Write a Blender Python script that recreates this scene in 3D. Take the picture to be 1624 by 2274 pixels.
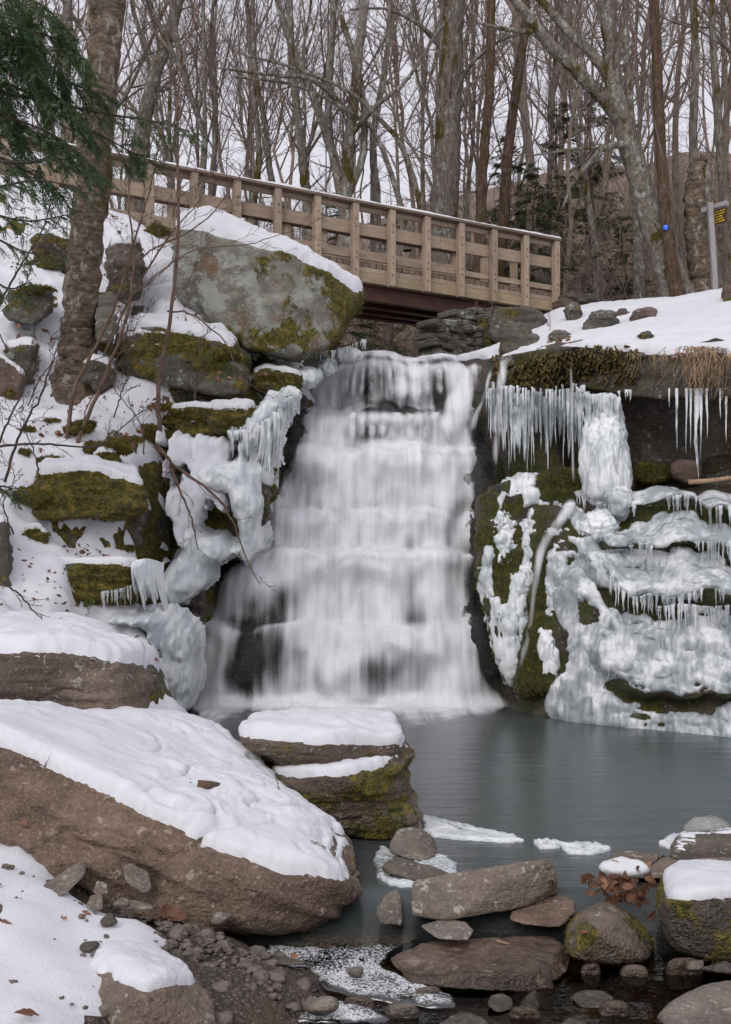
import bpy, bmesh, math, random
import numpy as np
from mathutils import Vector, Matrix
scene = bpy.context.scene
for o in list(bpy.data.objects): bpy.data.objects.remove(o)
COL = scene.collection
R = math.radians
# ------------------------------------------------------------------ camera
F_PX, U0, V0, EYE = 2370.0, 812.0, 1300.0, 1.5          # photograph measured on a 1624 x 2273 grid
cam_d = bpy.data.cameras.new('camera'); cam = bpy.data.objects.new('camera', cam_d); COL.objects.link(cam)
cam.location = (0, 0, EYE); cam.rotation_euler = (R(90), 0, 0)
cam_d.sensor_fit = 'HORIZONTAL'; cam_d.sensor_width = 24.0; cam_d.lens = 24.0*F_PX/1624.0
cam_d.shift_y = (V0-1136.5)/1624.0
cam_d.clip_start = 0.05; cam_d.clip_end = 2000
scene.camera = cam
# ------------------------------------------------------------------ sky and sun (overcast winter day)
SUN_EL, SUN_AZ = R(36), R(202)                          # azimuth clockwise from +Y
w = bpy.data.worlds.new('World'); scene.world = w; w.use_nodes = True
wn = w.node_tree; wn.nodes.clear()
sky = wn.nodes.new('ShaderNodeTexSky'); sky.sky_type = 'NISHITA'; sky.sun_disc = False
sky.sun_elevation = SUN_EL; sky.sun_rotation = SUN_AZ
mixn = wn.nodes.new('ShaderNodeMix'); mixn.data_type = 'RGBA'; mixn.inputs[0].default_value = 0.86
mixn.inputs[7].default_value = (7.7, 7.5, 8.1, 1)     # the cloud layer
bg = wn.nodes.new('ShaderNodeBackground'); bg.inputs['Strength'].default_value = 0.10
wo = wn.nodes.new('ShaderNodeOutputWorld')
wn.links.new(sky.outputs[0], mixn.inputs[6]); wn.links.new(mixn.outputs[2], bg.inputs['Color']); wn.links.new(bg.outputs[0], wo.inputs[0])
sd = bpy.data.lights.new('sun', 'SUN'); sd.energy = 1.2; sd.angle = R(35); sd.color = (1.0, 0.965, 0.92)
sun = bpy.data.objects.new('sun', sd); COL.objects.link(sun)
sdir = Vector((math.sin(SUN_AZ)*math.cos(SUN_EL), math.cos(SUN_AZ)*math.cos(SUN_EL), math.sin(SUN_EL)))
sun.rotation_euler = sdir.to_track_quat('Z', 'Y').to_euler(); sun.location = sdir*60
vs = scene.view_settings; vs.view_transform = 'Standard'; vs.look = 'None'; vs.exposure = 0.15; vs.gamma = 1.0; vs.use_curve_mapping = False
cy = scene.cycles; cy.use_denoising = True; cy.max_bounces = 5; cy.diffuse_bounces = 2; cy.glossy_bounces = 2
cy.transmission_bounces = 4; cy.transparent_max_bounces = 10; cy.caustics_reflective = False; cy.caustics_refractive = False
cy.use_adaptive_sampling = True; cy.adaptive_threshold = 0.02
# ------------------------------------------------------------------ numeric helpers
def px(u, v, Y):
    return ((u-U0)/F_PX*Y, Y, EYE-(v-V0)/F_PX*Y)
def arr(pts): return np.array([px(*p) for p in pts], dtype=float)
_rs = np.random.RandomState(7)
_perm = _rs.permutation(256); _grad = _rs.normal(size=(256, 3)); _grad /= np.linalg.norm(_grad, axis=1)[:, None]
_p2 = np.concatenate([_perm, _perm, _perm]).astype(np.int32); _gx, _gy, _gz = [np.ascontiguousarray(_grad[:, i]).astype(np.float32) for i in range(3)]
def gn(P, seed=0):
    P = np.asarray(P, np.float32)+np.array([seed*17.31, seed*5.77, seed*11.93], np.float32)
    I = np.floor(P); f = P-I; I = I.astype(np.int32) & 255; u = f*f*f*(f*(f*6-15)+10)
    fx, fy, fz = np.ascontiguousarray(f[:, 0]), np.ascontiguousarray(f[:, 1]), np.ascontiguousarray(f[:, 2]); ux, uy, uz = u[:, 0], u[:, 1], u[:, 2]
    ix, iy, iz = np.ascontiguousarray(I[:, 0]), np.ascontiguousarray(I[:, 1]), np.ascontiguousarray(I[:, 2])
    def corner(b, dx, dy, dz):
        h = _p2[b+iz+dz]; return _gx[h]*(fx-dx)+_gy[h]*(fy-dy)+_gz[h]*(fz-dz)
    xs_ = []
    for dx in (0, 1):
        a = _p2[ix+dx]+iy; b0, b1 = _p2[a], _p2[a+1]
        q0 = corner(b0, dx, 0, 0); q0 = q0+uz*(corner(b0, dx, 0, 1)-q0)
        q1 = corner(b1, dx, 1, 0); q1 = q1+uz*(corner(b1, dx, 1, 1)-q1)
        xs_.append(q0+uy*(q1-q0))
    return ((xs_[0]+ux*(xs_[1]-xs_[0]))*1.6).astype(np.float64)
def fbm(P, octv=4, seed=0, gain=.5):
    P = np.asarray(P, float); a, s, t = 1.0, 0.0, 0.0
    for i in range(octv):
        s = s+a*gn(P, seed+i*3); t += a; a *= gain; P = P*2.03+3.7
    return s/t
def sst(x, a, b):
    t = np.clip((x-a)/(b-a), 0, 1); return t*t*(3-2*t)
def vnormals(V, F):
    n = np.zeros_like(V)
    a = V[F[:, 0]]; c = V[F[:, 2]]
    if F.shape[1] == 4: fn = np.cross(V[F[:, 2]]-a, V[F[:, 3]]-V[F[:, 1]])
    else: fn = np.cross(V[F[:, 1]]-a, c-a)
    for k in range(F.shape[1]):
        for ax in range(3): n[:, ax] += np.bincount(F[:, k], fn[:, ax], len(V))
    l = np.linalg.norm(n, axis=1); l[l < 1e-12] = 1
    return n/l[:, None]
class RBF:
    def __init__(s, pts, smooth=1e-3):
        p = np.asarray(pts, float); s.c = p[:, :2]; n = len(p)
        K = np.linalg.norm(s.c[:, None]-s.c[None], axis=2)
        A = np.zeros((n+3, n+3)); A[:n, :n] = K+np.eye(n)*smooth
        A[:n, n] = 1; A[:n, n+1:] = s.c; A[n, :n] = 1; A[n+1:, :n] = s.c.T
        s.w = np.linalg.solve(A, np.r_[p[:, 2], 0, 0, 0]); s.n = n
    def __call__(s, x, y):
        sh = np.shape(x); q = np.c_[np.ravel(x), np.ravel(y)]; out = np.zeros(len(q))
        for i in range(s.n): out += s.w[i]*np.hypot(q[:, 0]-s.c[i, 0], q[:, 1]-s.c[i, 1])
        return (out+s.w[s.n]+q@s.w[s.n+1:]).reshape(sh)
# ------------------------------------------------------------------ object helpers
def mesh_np(name, V, F, attrs=None, smooth=True, mats=()):
    V = np.asarray(V, float); me = bpy.data.meshes.new(name)
    me.vertices.add(len(V)); me.vertices.foreach_set('co', V.ravel())
    if isinstance(F, (list, tuple)) and len(F) and not isinstance(F[0], (int, np.integer)) and isinstance(F, list):
        lens = np.array([len(f) for f in F]); flat = np.concatenate([np.asarray(f) for f in F])
    else:
        F = np.asarray(F); lens = np.full(len(F), F.shape[1]); flat = F.ravel()
    me.loops.add(len(flat)); me.loops.foreach_set('vertex_index', flat.astype(np.int32))
    me.polygons.add(len(lens)); me.polygons.foreach_set('loop_start', np.r_[0, np.cumsum(lens)[:-1]].astype(np.int32))
    me.polygons.foreach_set('loop_total', lens.astype(np.int32))
    if smooth: me.polygons.foreach_set('use_smooth', np.ones(len(lens), bool))
    for k, a in (attrs or {}).items():
        at = me.attributes.new(k, 'FLOAT', 'POINT'); at.data.foreach_set('value', np.asarray(a, np.float32))
    me.update(calc_edges=True)
    for m in mats: me.materials.append(m)
    return me
def link(name, me, parent=None, loc=None):
    o = bpy.data.objects.new(name, me); COL.objects.link(o)
    if parent is not None: o.parent = parent
    if loc is not None: o.location = loc
    return o
def tag(o, label=None, cat=None, group=None, kind=None):
    if label: o['label'] = label
    if cat: o['category'] = cat
    if group: o['group'] = group
    if kind: o['kind'] = kind
    return o
def empty(name, loc=(0, 0, 0)):
    o = bpy.data.objects.new(name, None); COL.objects.link(o); o.location = loc; o.empty_display_size = .2; return o
def grid_faces(nr, nc):
    i = np.arange((nr-1)*(nc-1)); r, c = i//(nc-1), i % (nc-1); a = r*nc+c
    return np.c_[a, a+1, a+nc+1, a+nc]
GEO = {}
_hitc = {}
def hit(u, v, r=6, back=0.0):
    """the nearest built surface point seen at (u, v)"""
    if _hitc.get('n') != len(GEO):
        A = np.concatenate([g[0] for g in GEO.values()]); _hitc.update(n=len(GEO), A=A, u=U0+F_PX*A[:, 0]/A[:, 1], v=V0-F_PX*(A[:, 2]-EYE)/A[:, 1])
    for k in (1, 2, 4, 8):
        m = np.nonzero((np.abs(_hitc['u']-u) < r*k) & (np.abs(_hitc['v']-v) < r*k))[0]
        if len(m):
            return float(np.percentile(_hitc['A'][m, 1], 15))-back
    return None
_ico = {}
def ico(sub):
    if sub not in _ico:
        bm = bmesh.new(); bmesh.ops.create_icosphere(bm, subdivisions=sub, radius=1)
        _ico[sub] = (np.array([v.co[:] for v in bm.verts]), np.array([[v.index for v in f.verts] for f in bm.faces])); bm.free()
    return _ico[sub]
def hull_planes(P):
    bm = bmesh.new()
    for p in P: bm.verts.new(p)
    r = bmesh.ops.convex_hull(bm, input=bm.verts)
    bm.normal_update()
    hv = {v for f in bm.faces for v in f.verts}
    c = np.array([v.co[:] for v in hv]); c = (c.mean(0)+(c.min(0)+c.max(0))/2)/2
    pl = []
    for f in bm.faces:
        if f.calc_area() < 1e-7: continue
        n = np.array(f.normal[:]); d = float(np.dot(n, np.array(f.verts[0].co[:])-c))
        if d < 0: n, d = -n, -d
        if any(np.dot(n, m) > .985 and abs(d-e) < .08*max(d, e) for m, e in pl): continue
        pl.append((n, max(d, .01)))
    bm.free()
    return c, np.array([a for a, _ in pl]), np.array([b for _, b in pl])
def subset(V, F, keep, attrs=None):
    idx = np.unique(F[keep]); remap = np.full(len(V), -1); remap[idx] = np.arange(len(idx))
    return V[idx], remap[F[keep]], {k: np.asarray(a)[idx] for k, a in (attrs or {}).items()}
def snow_sheet(name, V, F, N0, parent, T=.06, thr=.55, soft=.25, namp=.5, nfreq=2.5, seed=0, extra=None, mat=None, orig=(0, 0, 0), tilt=.45, smooth=None):
    s = (N0[:, 2]-thr)/soft+namp*fbm(V*nfreq, 5, seed+40, .62)
    if extra is not None: s = s+extra(V)
    s = s+namp*.35*fbm(V*nfreq*6, 3, seed+44)
    s = np.clip(s, 0, 1)
    d_ = N0*tilt+np.array([0, 0, 1.0])*(1.25-tilt); d_ /= np.linalg.norm(d_, axis=1)[:, None]
    keep = s[F].max(1) > 0
    if keep.sum() < 4: return None
    h = T*(.55*s+.45*(1-(1-s)**3))*(1+.45*fbm(V*2.6, 3, seed+5)+.12*fbm(V*11, 3, seed+6))+.03*s*fbm(V*2.1, 2, seed+8)-.012*(s <= 0)
    if smooth is not None: h = h+np.maximum(0, ((smooth-V)*d_).sum(1))*sst(s, .05, .5)
    d = N0*tilt+np.array([0, 0, 1.0])*(1.25-tilt); d /= np.linalg.norm(d, axis=1)[:, None]
    S, G, _ = subset(V+d*h[:, None], F, keep)
    GEO['snow %d' % len(GEO)] = (S, G, None)
    o = link(name, mesh_np(name, S-np.array(orig), G, mats=[mat or M['snow']]), parent); o['kind'] = 'stuff'
    return o
def moss_tufts(o, V, F, N, m, seed, org):
    """short upright moss shoots where the rock is mossy"""
    cf = V[F].mean(1); nf = N[F].mean(1); mf = m[F].mean(1)+.25*fbm(cf*4.2, 3, 7)
    ar = np.linalg.norm(np.cross(V[F[:, 1]]-V[F[:, 0]], V[F[:, 2]]-V[F[:, 0]]), axis=1)*.5
    ok = (mf > .50) & (nf[:, 1] < .35); w_ = ar*ok*(1+2*np.clip(mf-.5, 0, 1))
    if w_.sum() < .01: return
    d0 = cf[ok][:, 1].mean(); n = int(min(2600, w_.sum()*2600*(11/d0)**1.0)); rs = np.random.RandomState(seed+5)
    if n < 20: return
    i = rs.choice(len(F), n, p=w_/w_.sum()); u, v = rs.rand(n, 1), rs.rand(n, 1); fl = (u+v > 1); u = np.where(fl, 1-u, u); v = np.where(fl, 1-v, v)
    P = V[F[i, 0]]*(1-u-v)+V[F[i, 1]]*u+V[F[i, 2]]*v; D_ = nf[i]+rs.normal(size=(n, 3))*.55+np.array([0, 0, -.25]); D_ /= np.linalg.norm(D_, axis=1)[:, None]; S_ = np.cross(D_, rs.normal(size=(n, 3))); S_ /= np.linalg.norm(S_, axis=1)[:, None]
    L = (rs.uniform(.012, .040, n)*np.clip(d0/11, .45, 1.1))[:, None]; T_ = np.stack([P-S_*L*.22-D_*.006, P+S_*L*.22-D_*.006, P+D_*L], 1).reshape(-1, 3)
    q = link('moss', mesh_np('moss', T_-org, np.arange(len(T_)).reshape(-1, 3), mats=[M['moss_tuft']], smooth=False), o); q['kind'] = 'stuff'
def rock(name, pts, mat, sub=6, p=16, amp=.035, freq=2.2, strata=.0, sfreq=9, seed=1, moss=None, snow=None, world=False, label=None, cat=None, group=None,
         billow=0, bfreq=6, bscale=(1, 1, 1), parent=None, tiltdir=(0, 0, 1), kind=None, crack=.0, chips=9):
    P = np.asarray(pts, float) if world else arr(pts)
    c, n, d = hull_planes(P)
    if chips:                                   # broken corners
        rc = np.random.RandomState(seed*7+3); q = rc.normal(size=(chips, 3)); q /= np.linalg.norm(q, axis=1)[:, None]; q[:, 2] = np.where(q[:, 2] > .55, .2, q[:, 2]); q /= np.linalg.norm(q, axis=1)[:, None]
        n = np.vstack([n, q]); d = np.r_[d, ((P-c)@q.T).max(0)*rc.uniform(.80, .95, chips)]
    D, F = ico(sub); ext = (P.max(0)-P.min(0))/2; D = D*ext; D = D/np.linalg.norm(D, axis=1)[:, None]
    q = np.clip(D@n.T/d, 1e-6, None); m = q.max(1)
    r = 1/(m*((q/m[:, None])**p).sum(1)**(1/p))
    V = c+D*r[:, None]*1.02; Vs = V
    N0 = vnormals(V, F)
    h = amp*fbm(V*freq, 5, seed)+amp*.35*fbm(V*freq*5, 3, seed+9)
    if strata:
        t = np.array(tiltdir, float); t /= np.linalg.norm(t); a = V@t
        W = V*.9+np.outer(a, t)*(sfreq-.9)
        g = fbm(W, 3, seed+21); h = h+strata*np.clip(g*2.2, -1, 1)
    if crack:
        g = gn(V*np.array([1.6, 1.6, 2.6])+.4*gn(V*3, seed)[:, None], seed+31); h = h-crack*np.clip(1-np.abs(g)/.05, 0, 1)
    if billow:
        bs = np.array(bscale); h = h+billow*(1-2.2*np.sqrt(gn(V*bfreq*bs, seed+2)**2+.01))+billow*.45*(1-2.2*np.sqrt(gn(V*bfreq*2.3*bs, seed+4)**2+.01))
    ms = np.clip(moss(V, N0), 0, 1) if moss is not None else 0
    h = h+.014*ms*fbm(V*16, 2, seed+60)
    V = V+N0*h[:, None]
    N1 = vnormals(V, F)
    at = {'moss': np.zeros(len(V))}
    if moss is not None: at['moss'] = np.clip(moss(V, N0), -1, 2)
    org = np.array([c[0], c[1], V[:, 2].min()])
    o = link(name, mesh_np(name, V-org, F, at, mats=[mat]), parent, org)
    GEO[label] = (V, F, N1)
    if moss is not None and parent is None and not billow: moss_tufts(o, V, F, N1, at['moss'], seed, org)
    if parent is None: tag(o, label, cat or 'rock', group, kind)
    if snow: snow_sheet('snow_cap', V, F, N0*.8+N1*.2, o, seed=seed, orig=org, smooth=Vs, **snow)
    return o
def box_mesh(name, sx, sy, sz, mat, bev=.004):
    bm = bmesh.new(); bmesh.ops.create_cube(bm, size=1); bmesh.ops.scale(bm, vec=(sx, sy, sz), verts=bm.verts)
    if bev: bmesh.ops.bevel(bm, geom=bm.edges[:], offset=bev, segments=1, affect='EDGES')
    me = bpy.data.meshes.new(name); bm.to_mesh(me); bm.free(); me.materials.append(mat); return me
class Tubes:
    def __init__(s): s.V, s.F, s.n, s.A = [], [], 0, []
    def add(s, P, r, sides=5, cap=True, a=0.0):
        P = np.asarray(P, float); m = len(P)
        T = np.gradient(P, axis=0); T /= np.linalg.norm(T, axis=1)[:, None]+1e-9
        ref = np.array([.31, .87, .12]) if abs(T[0][2]) > .7 else np.array([.1, .2, 1.0])
        A = np.cross(T, ref); A /= np.linalg.norm(A, axis=1)[:, None]+1e-9; B = np.cross(T, A)
        th = np.arange(sides)*2*math.pi/sides
        r = np.asarray(r, float)
        ring = P[:, None]+r[:, None, None]*(np.cos(th)[None, :, None]*A[:, None]+np.sin(th)[None, :, None]*B[:, None])
        s.V.append(ring.reshape(-1, 3)); s.A.append(np.full(m*sides, a))
        k = np.arange(sides); k2 = (k+1) % sides
        for i in range(m-1):
            b = s.n+i*sides
            s.F.append(np.c_[b+k, b+k2, b+sides+k2, b+sides+k])
        s.n += m*sides
    def batch(s, P, r, sides=3):
        B, m = P.shape[:2]; T = np.gradient(P, axis=1); T /= np.linalg.norm(T, axis=2)[..., None]+1e-9
        ref = np.where((np.abs(T[:, 0, 2]) > .7)[:, None], np.array([.31, .87, .12]), np.array([.1, .2, 1.0]))[:, None]
        A = np.cross(T, np.broadcast_to(ref, T.shape)); A /= np.linalg.norm(A, axis=2)[..., None]+1e-9; Bn = np.cross(T, A)
        th = np.arange(sides)*2*math.pi/sides; c, sn = np.cos(th)[None, None, :, None], np.sin(th)[None, None, :, None]
        ring = P[:, :, None]+r[:, :, None, None]*(c*A[:, :, None]+sn*Bn[:, :, None]); s.V.append(ring.reshape(-1, 3))
        k = np.arange(sides); k2 = (k+1) % sides; i = np.arange(m-1)[:, None]*sides
        f = np.stack([i+k, i+k2, i+sides+k2, i+sides+k], -1).reshape(-1, 4); s.F.append((f[None]+(np.arange(B)*m*sides)[:, None, None]+s.n).reshape(-1, 4)); s.n += B*m*sides
    def mesh(s, name, mat, disp=None):
        V = np.concatenate(s.V); F = np.concatenate(s.F)
        if disp is not None: V = disp(V, F)
        return mesh_np(name, V, F, mats=[mat])
def spline(P, n):
    P = np.asarray(P, float); k = len(P)
    if k == 2: t = np.linspace(0, 1, n)[:, None]; return P[0]*(1-t)+P[1]*t
    Q = np.vstack([2*P[0]-P[1], P, 2*P[-1]-P[-2]]); out = []
    for t in np.linspace(0, k-1-1e-6, n):
        i = int(t); f = t-i; a, b, c, d = Q[i], Q[i+1], Q[i+2], Q[i+3]
        out.append(.5*((2*b)+(c-a)*f+(2*a-5*b+4*c-d)*f*f+(3*b-a-3*c+d)*f**3))
    return np.array(out)
# ------------------------------------------------------------------ materials
M = {}
class NT:
    def __init__(s, name):
        s.m = bpy.data.materials.new(name); s.m.use_nodes = True; s.t = s.m.node_tree; s.t.nodes.clear(); M[name] = s.m
        s.out = s.t.nodes.new('ShaderNodeOutputMaterial')
    def n(s, typ, ins=None, **props):
        nd = s.t.nodes.new('ShaderNode'+typ)
        for k, v in props.items(): setattr(nd, k, v)
        for k, v in (ins or {}).items(): s.set(nd.inputs[k], v)
        return nd
    def set(s, sock, v):
        if hasattr(v, 'bl_idname') and hasattr(v, 'outputs'): v = v.outputs[0]
        if isinstance(v, bpy.types.NodeSocket): s.t.links.new(v, sock)
        elif isinstance(v, (tuple, list)) and len(v) == 3 and sock.type == 'RGBA': sock.default_value = (*v, 1)
        else: sock.default_value = v
    def pos(s): return s.n('NewGeometry').outputs['Position']
    def mapv(s, v, sc): return s.n('VectorMath', {0: v, 1: sc}, operation='MULTIPLY').outputs[0]
    def noise(s, v, scale, detail=5, rough=.55, dist=0):
        return s.n('TexNoise', {'Vector': v, 'Scale': scale, 'Detail': detail, 'Roughness': rough, 'Distortion': dist}).outputs[0]
    def math(s, op, a, b=0.0, c=0.0, clamp=False):
        nd = s.n('Math', {0: a, 1: b, 2: c}, operation=op); nd.use_clamp = clamp; return nd.outputs[0]
    def step(s, x, a, b, lo=0.0, hi=1.0):
        nd = s.n('MapRange', {0: x, 1: a, 2: b, 3: lo, 4: hi}, interpolation_type='SMOOTHSTEP'); return nd.outputs[0]
    def mix(s, f, a, b, mode='MIX'):
        nd = s.t.nodes.new('ShaderNodeMix'); nd.data_type = 'RGBA'; nd.blend_type = mode
        s.set(nd.inputs[0], f); s.set(nd.inputs[6], a); s.set(nd.inputs[7], b); return nd.outputs[2]
    def bump(s, h, strength, dist=.02, nrm=None):
        ins = {'Height': h, 'Strength': strength, 'Distance': dist}
        if nrm is not None: ins['Normal'] = nrm
        return s.n('Bump', ins).outputs[0]
    def attr(s, name): return s.n('Attribute', attribute_name=name).outputs['Fac']
    def bsdf(s, color, rough=.8, normal=None, **kw):
        ins = {'Base Color': color, 'Roughness': rough}
        if normal is not None: ins['Normal'] = normal
        ins.update(kw); return s.n('BsdfPrincipled', ins).outputs[0]
    def surf(s, sh): s.t.links.new(sh, s.out.inputs['Surface']); return s.m
MOSS1, MOSS2, MOSS3 = (.185, .145, .020), (.060, .060, .013), (.31, .225, .040)
def rockmat(name, c1, c2, lichen=.3, lich_col=(.42, .41, .36), rust=.0, wet=0, mosscols=(MOSS1, MOSS2, MOSS3), grain=1.0, rough=.82, wetline=None, beds=.45):
    t = NT(name); P = t.pos()
    a = t.noise(P, 1.7, 3, .6); b = t.noise(P, 11, 4, .65); c = t.noise(P, 55, 2, .7)
    st = t.noise(t.mapv(P, (2, 2, 16)), 1.4, 3, .6)
    col = t.mix(t.step(a, .35, .65), c1, c2)
    col = t.mix(t.step(st, .35, .7, 0, beds), col, tuple(x*.55 for x in c1))
    col = t.mix(t.step(b, .3, .7, .35, 0), col, tuple(x*.35 for x in c1))
    col = t.mix(t.math('MULTIPLY', t.step(c, .45, .75), .35*grain), col, tuple(min(1, x*1.9) for x in c2))
    big = t.noise(P, .8, 4, .7); col = t.mix(t.step(big, .50, .62, 0, .55), col, tuple(x*.5 for x in c1)); col = t.mix(t.step(big, .36, .44, .35, 0), col, tuple(min(1, x*1.25) for x in c2))
    if rust: col = t.mix(t.math('MULTIPLY', t.step(t.noise(P, 2.3, 5, .6, .5), .56, .66), rust), col, (.20, .085, .02))
    if lichen:
        l1 = t.noise(P, 3.1, 5, .72); l2 = t.noise(P, 17, 2, .7)
        lm = t.math('MAXIMUM', t.step(l1, .66-.22*lichen, .70-.22*lichen), t.math('MULTIPLY', t.step(l2, .64-.05*lichen, .69-.05*lichen), .8))
        col = t.mix(t.math('MULTIPLY', lm, .85), col, t.mix(b, tuple(x*.75 for x in lich_col), lich_col))
    at = t.attr('moss'); mn = t.noise(P, 4.2, 4, .7); mv = t.noise(P, 23, 2, .7)
    mm = t.step(t.math('ADD', mn, t.math('SUBTRACT', at, .5)), .46, .56)
    mm = t.math('MULTIPLY', mm, t.step(at, .02, .12))
    mc = t.mix(t.step(mv, .38, .62), mosscols[1], mosscols[0]); mc = t.mix(t.step(b, .50, .68), mc, mosscols[2]); mc = t.mix(t.step(c, .30, .5, .7, 0), mc, tuple(x*.5 for x in mosscols[1]))
    col = t.mix(mm, col, mc)
    h = t.math('ADD', t.math('MULTIPLY', b, .8), t.math('MULTIPLY', c, .35)); h = t.math('ADD', h, t.math('MULTIPLY', st, .6))
    h = t.math('ADD', h, t.math('MULTIPLY', t.math('MULTIPLY', at, c), 3.0))
    rg = rough if not wet else t.math('SUBTRACT', rough, t.step(b, .3, .7, 0, wet))
    if wetline is not None:
        z = t.n('SeparateXYZ', {0: P}).outputs[2]; wl = t.step(t.math('ADD', z, t.math('MULTIPLY', b, .08)), wetline+.10, wetline, 0, 1)
        col = t.mix(wl, col, t.mix(1.0, col, (.32, .30, .28), 'MULTIPLY')); rg = t.math('SUBTRACT', rg, t.math('MULTIPLY', wl, .5))
    return t.surf(t.bsdf(col, rg, t.bump(h, .85, .035)))
rockmat('rock_brown', (.135, .098, .074), (.250, .188, .145), .22, wetline=-.13)
rockmat('rock_slab', (.135, .090, .065), (.250, .172, .126), .15, (.42, .33, .27), wetline=-.10)
rockmat('rock_spotted', (.165, .128, .100), (.235, .190, .150), .50, (.50, .46, .38), wetline=-.10)
rockmat('rock_grey', (.150, .122, .100), (.245, .208, .178), .14, wetline=-.13)
rockmat('rock_pale', (.25, .25, .24), (.36, .36, .34), .3, wetline=-.03)
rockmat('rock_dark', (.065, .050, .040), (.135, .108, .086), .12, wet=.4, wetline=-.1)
rockmat('rock_bank', (.085, .078, .062), (.165, .150, .122), .45, (.36, .38, .33))
rockmat('rock_boulder', (.165, .150, .122), (.30, .28, .235), .70, (.43, .44, .40), rust=.6, beds=.08)
rockmat('rock_falls', (.028, .027, .025), (.060, .057, .052), .0, wet=.45, rough=.55, mosscols=((.035, .045, .008), (.02, .03, .006), (.06, .06, .01)))
rockmat('rock_cliff', (.052, .042, .032), (.120, .096, .070), .10, wet=.45, rough=.6, mosscols=((.085, .088, .014), (.040, .048, .010), (.140, .115, .020)))
rockmat('rock_wall', (.105, .090, .075), (.190, .165, .138), .25)
rockmat('rock_wallred', (.150, .098, .078), (.215, .150, .122), .15)
def simple(name, c1, c2, scale=8, rough=.85, bump=.4, bd=.01, stretch=(1, 1, 1), spec=.3, obj=False, rnd=0):
    t = NT(name); P = t.n('TexCoord').outputs['Object'] if obj else t.pos()
    v = t.mapv(P, stretch); n1 = t.noise(v, scale, 6, .65)
    col = t.mix(t.step(n1, .3, .7), c1, c2)
    if rnd:
        r = t.n('ObjectInfo').outputs['Random']; col = t.mix(t.math('MULTIPLY', r, rnd), col, t.mix(1.0, col, (.5, .46, .42), 'MULTIPLY'))
    return t.surf(t.bsdf(col, rough, t.bump(n1, bump, bd), **{'Specular IOR Level': spec}))
t = NT('snow'); P = t.pos(); n1 = t.noise(P, 5, 4, .5); n2 = t.noise(P, 48, 4, .65); n3 = t.noise(P, 150, 2)
h = t.math('ADD', t.math('MULTIPLY', n1, .9), t.math('ADD', t.math('MULTIPLY', n2, .55), t.math('MULTIPLY', n3, .30)))
t.surf(t.bsdf(t.mix(n1, (.665, .672, .71), (.75, .752, .785)), .7, t.bump(h, .45, .02), **{'Specular IOR Level': .25}))
# wood of the bridge: the grain runs along each board's own x axis
def woodmat(name, c1, c2, knots=.5, rnd=.5):
    t = NT(name); tc = t.n('TexCoord').outputs['Object']; r = t.n('ObjectInfo').outputs['Random']
    off = t.n('CombineXYZ', {0: t.math('MULTIPLY', r, 31.0), 1: t.math('MULTIPLY', r, 9.0), 2: 0.0}).outputs[0]
    v = t.n('VectorMath', {0: t.mapv(tc, (1.3, 11, 11)), 1: off}, operation='ADD').outputs[0]
    g = t.noise(v, 2.2, 7, .7, 1.2); g2 = t.noise(t.mapv(tc, (4, 60, 60)), 1.5, 3, .6); bl = t.noise(tc, 2.0, 4, .6)
    col = t.mix(t.step(g, .32, .68), c1, c2)
    col = t.mix(t.math('MULTIPLY', t.step(g2, .5, .7), .35), col, tuple(x*.55 for x in c1))
    col = t.mix(t.step(bl, .5, .75, 0, .4), col, tuple(x*.62 for x in c1))
    col = t.mix(t.math('MULTIPLY', r, rnd), col, t.mix(1.0, col, (.62, .60, .60), 'MULTIPLY'))
    t.surf(t.bsdf(col, .78, t.bump(g, .4, .006), **{'Specular IOR Level': .25}))
woodmat('wood', (.30, .222, .160), (.445, .350, .265), rnd=.7)
woodmat('wood_fresh', (.320, .245, .150), (.440, .355, .240), rnd=.6)
woodmat('wood_dark', (.150, .108, .082), (.250, .185, .145), rnd=.5)
woodmat('wood_grey', (.26, .24, .235), (.36, .34, .335), rnd=.1)
simple('steel', (.055, .022, .017), (.095, .042, .032), 6, .6, .2)
simple('bolt', (.05, .05, .05), (.12, .11, .1), 30, .5, .2)
# bark
def barkmat(name, dark, light, stretch, lich=(.40, .40, .36), la=.5, moss=.25, mosscol=(.085, .062, .010), band=False):
    t = NT(name); P = t.pos(); v = t.mapv(P, stretch)
    a = t.noise(v, 1.0, 6, .65, .5); b = t.noise(P, 3.0, 5, .65); c = t.noise(P, 26, 5, .7)
    col = t.mix(t.step(a, .34, .66), dark, light)
    col = t.mix(t.math('MULTIPLY', t.step(t.noise(t.mapv(P, (5, 5, 3)), 1.6, 6, .72), .54, .62), la), col, lich)
    col = t.mix(t.step(c, .25, .6, .5, 0), col, tuple(x*.4 for x in dark))
    if moss:
        z = t.step(t.noise(t.mapv(P, (2.2, 2.2, .8)), 1.3, 6, .7), .60-.16*moss, .67-.16*moss)
        col = t.mix(z, col, t.mix(c, tuple(x*.5 for x in mosscol), mosscol))
    h = t.math('ADD', a, t.math('MULTIPLY', c, .4))
    t.surf(t.bsdf(col, .88, t.bump(h, .9, .03), **{'Specular IOR Level': .2}))
barkmat('bark_birch', (.070, .050, .036), (.205, .155, .115), (7, 7, 22), (.40, .37, .31), .65, .30)
barkmat('bark_maple', (.095, .078, .066), (.225, .190, .162), (22, 22, 3.5), (.33, .34, .31), .8, .25)
barkmat('bark_lichen', (.105, .090, .074), (.235, .205, .175), (14, 14, 10), (.37, .39, .35), .9, .35)
barkmat('bark_brown', (.055, .034, .022), (.125, .080, .054), (22, 22, 4), (.25, .22, .18), .35, .4)
barkmat('bark_far', (.17, .128, .102), (.30, .240, .200), (14, 14, 3), (.28, .27, .25), .5, .08)
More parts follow.
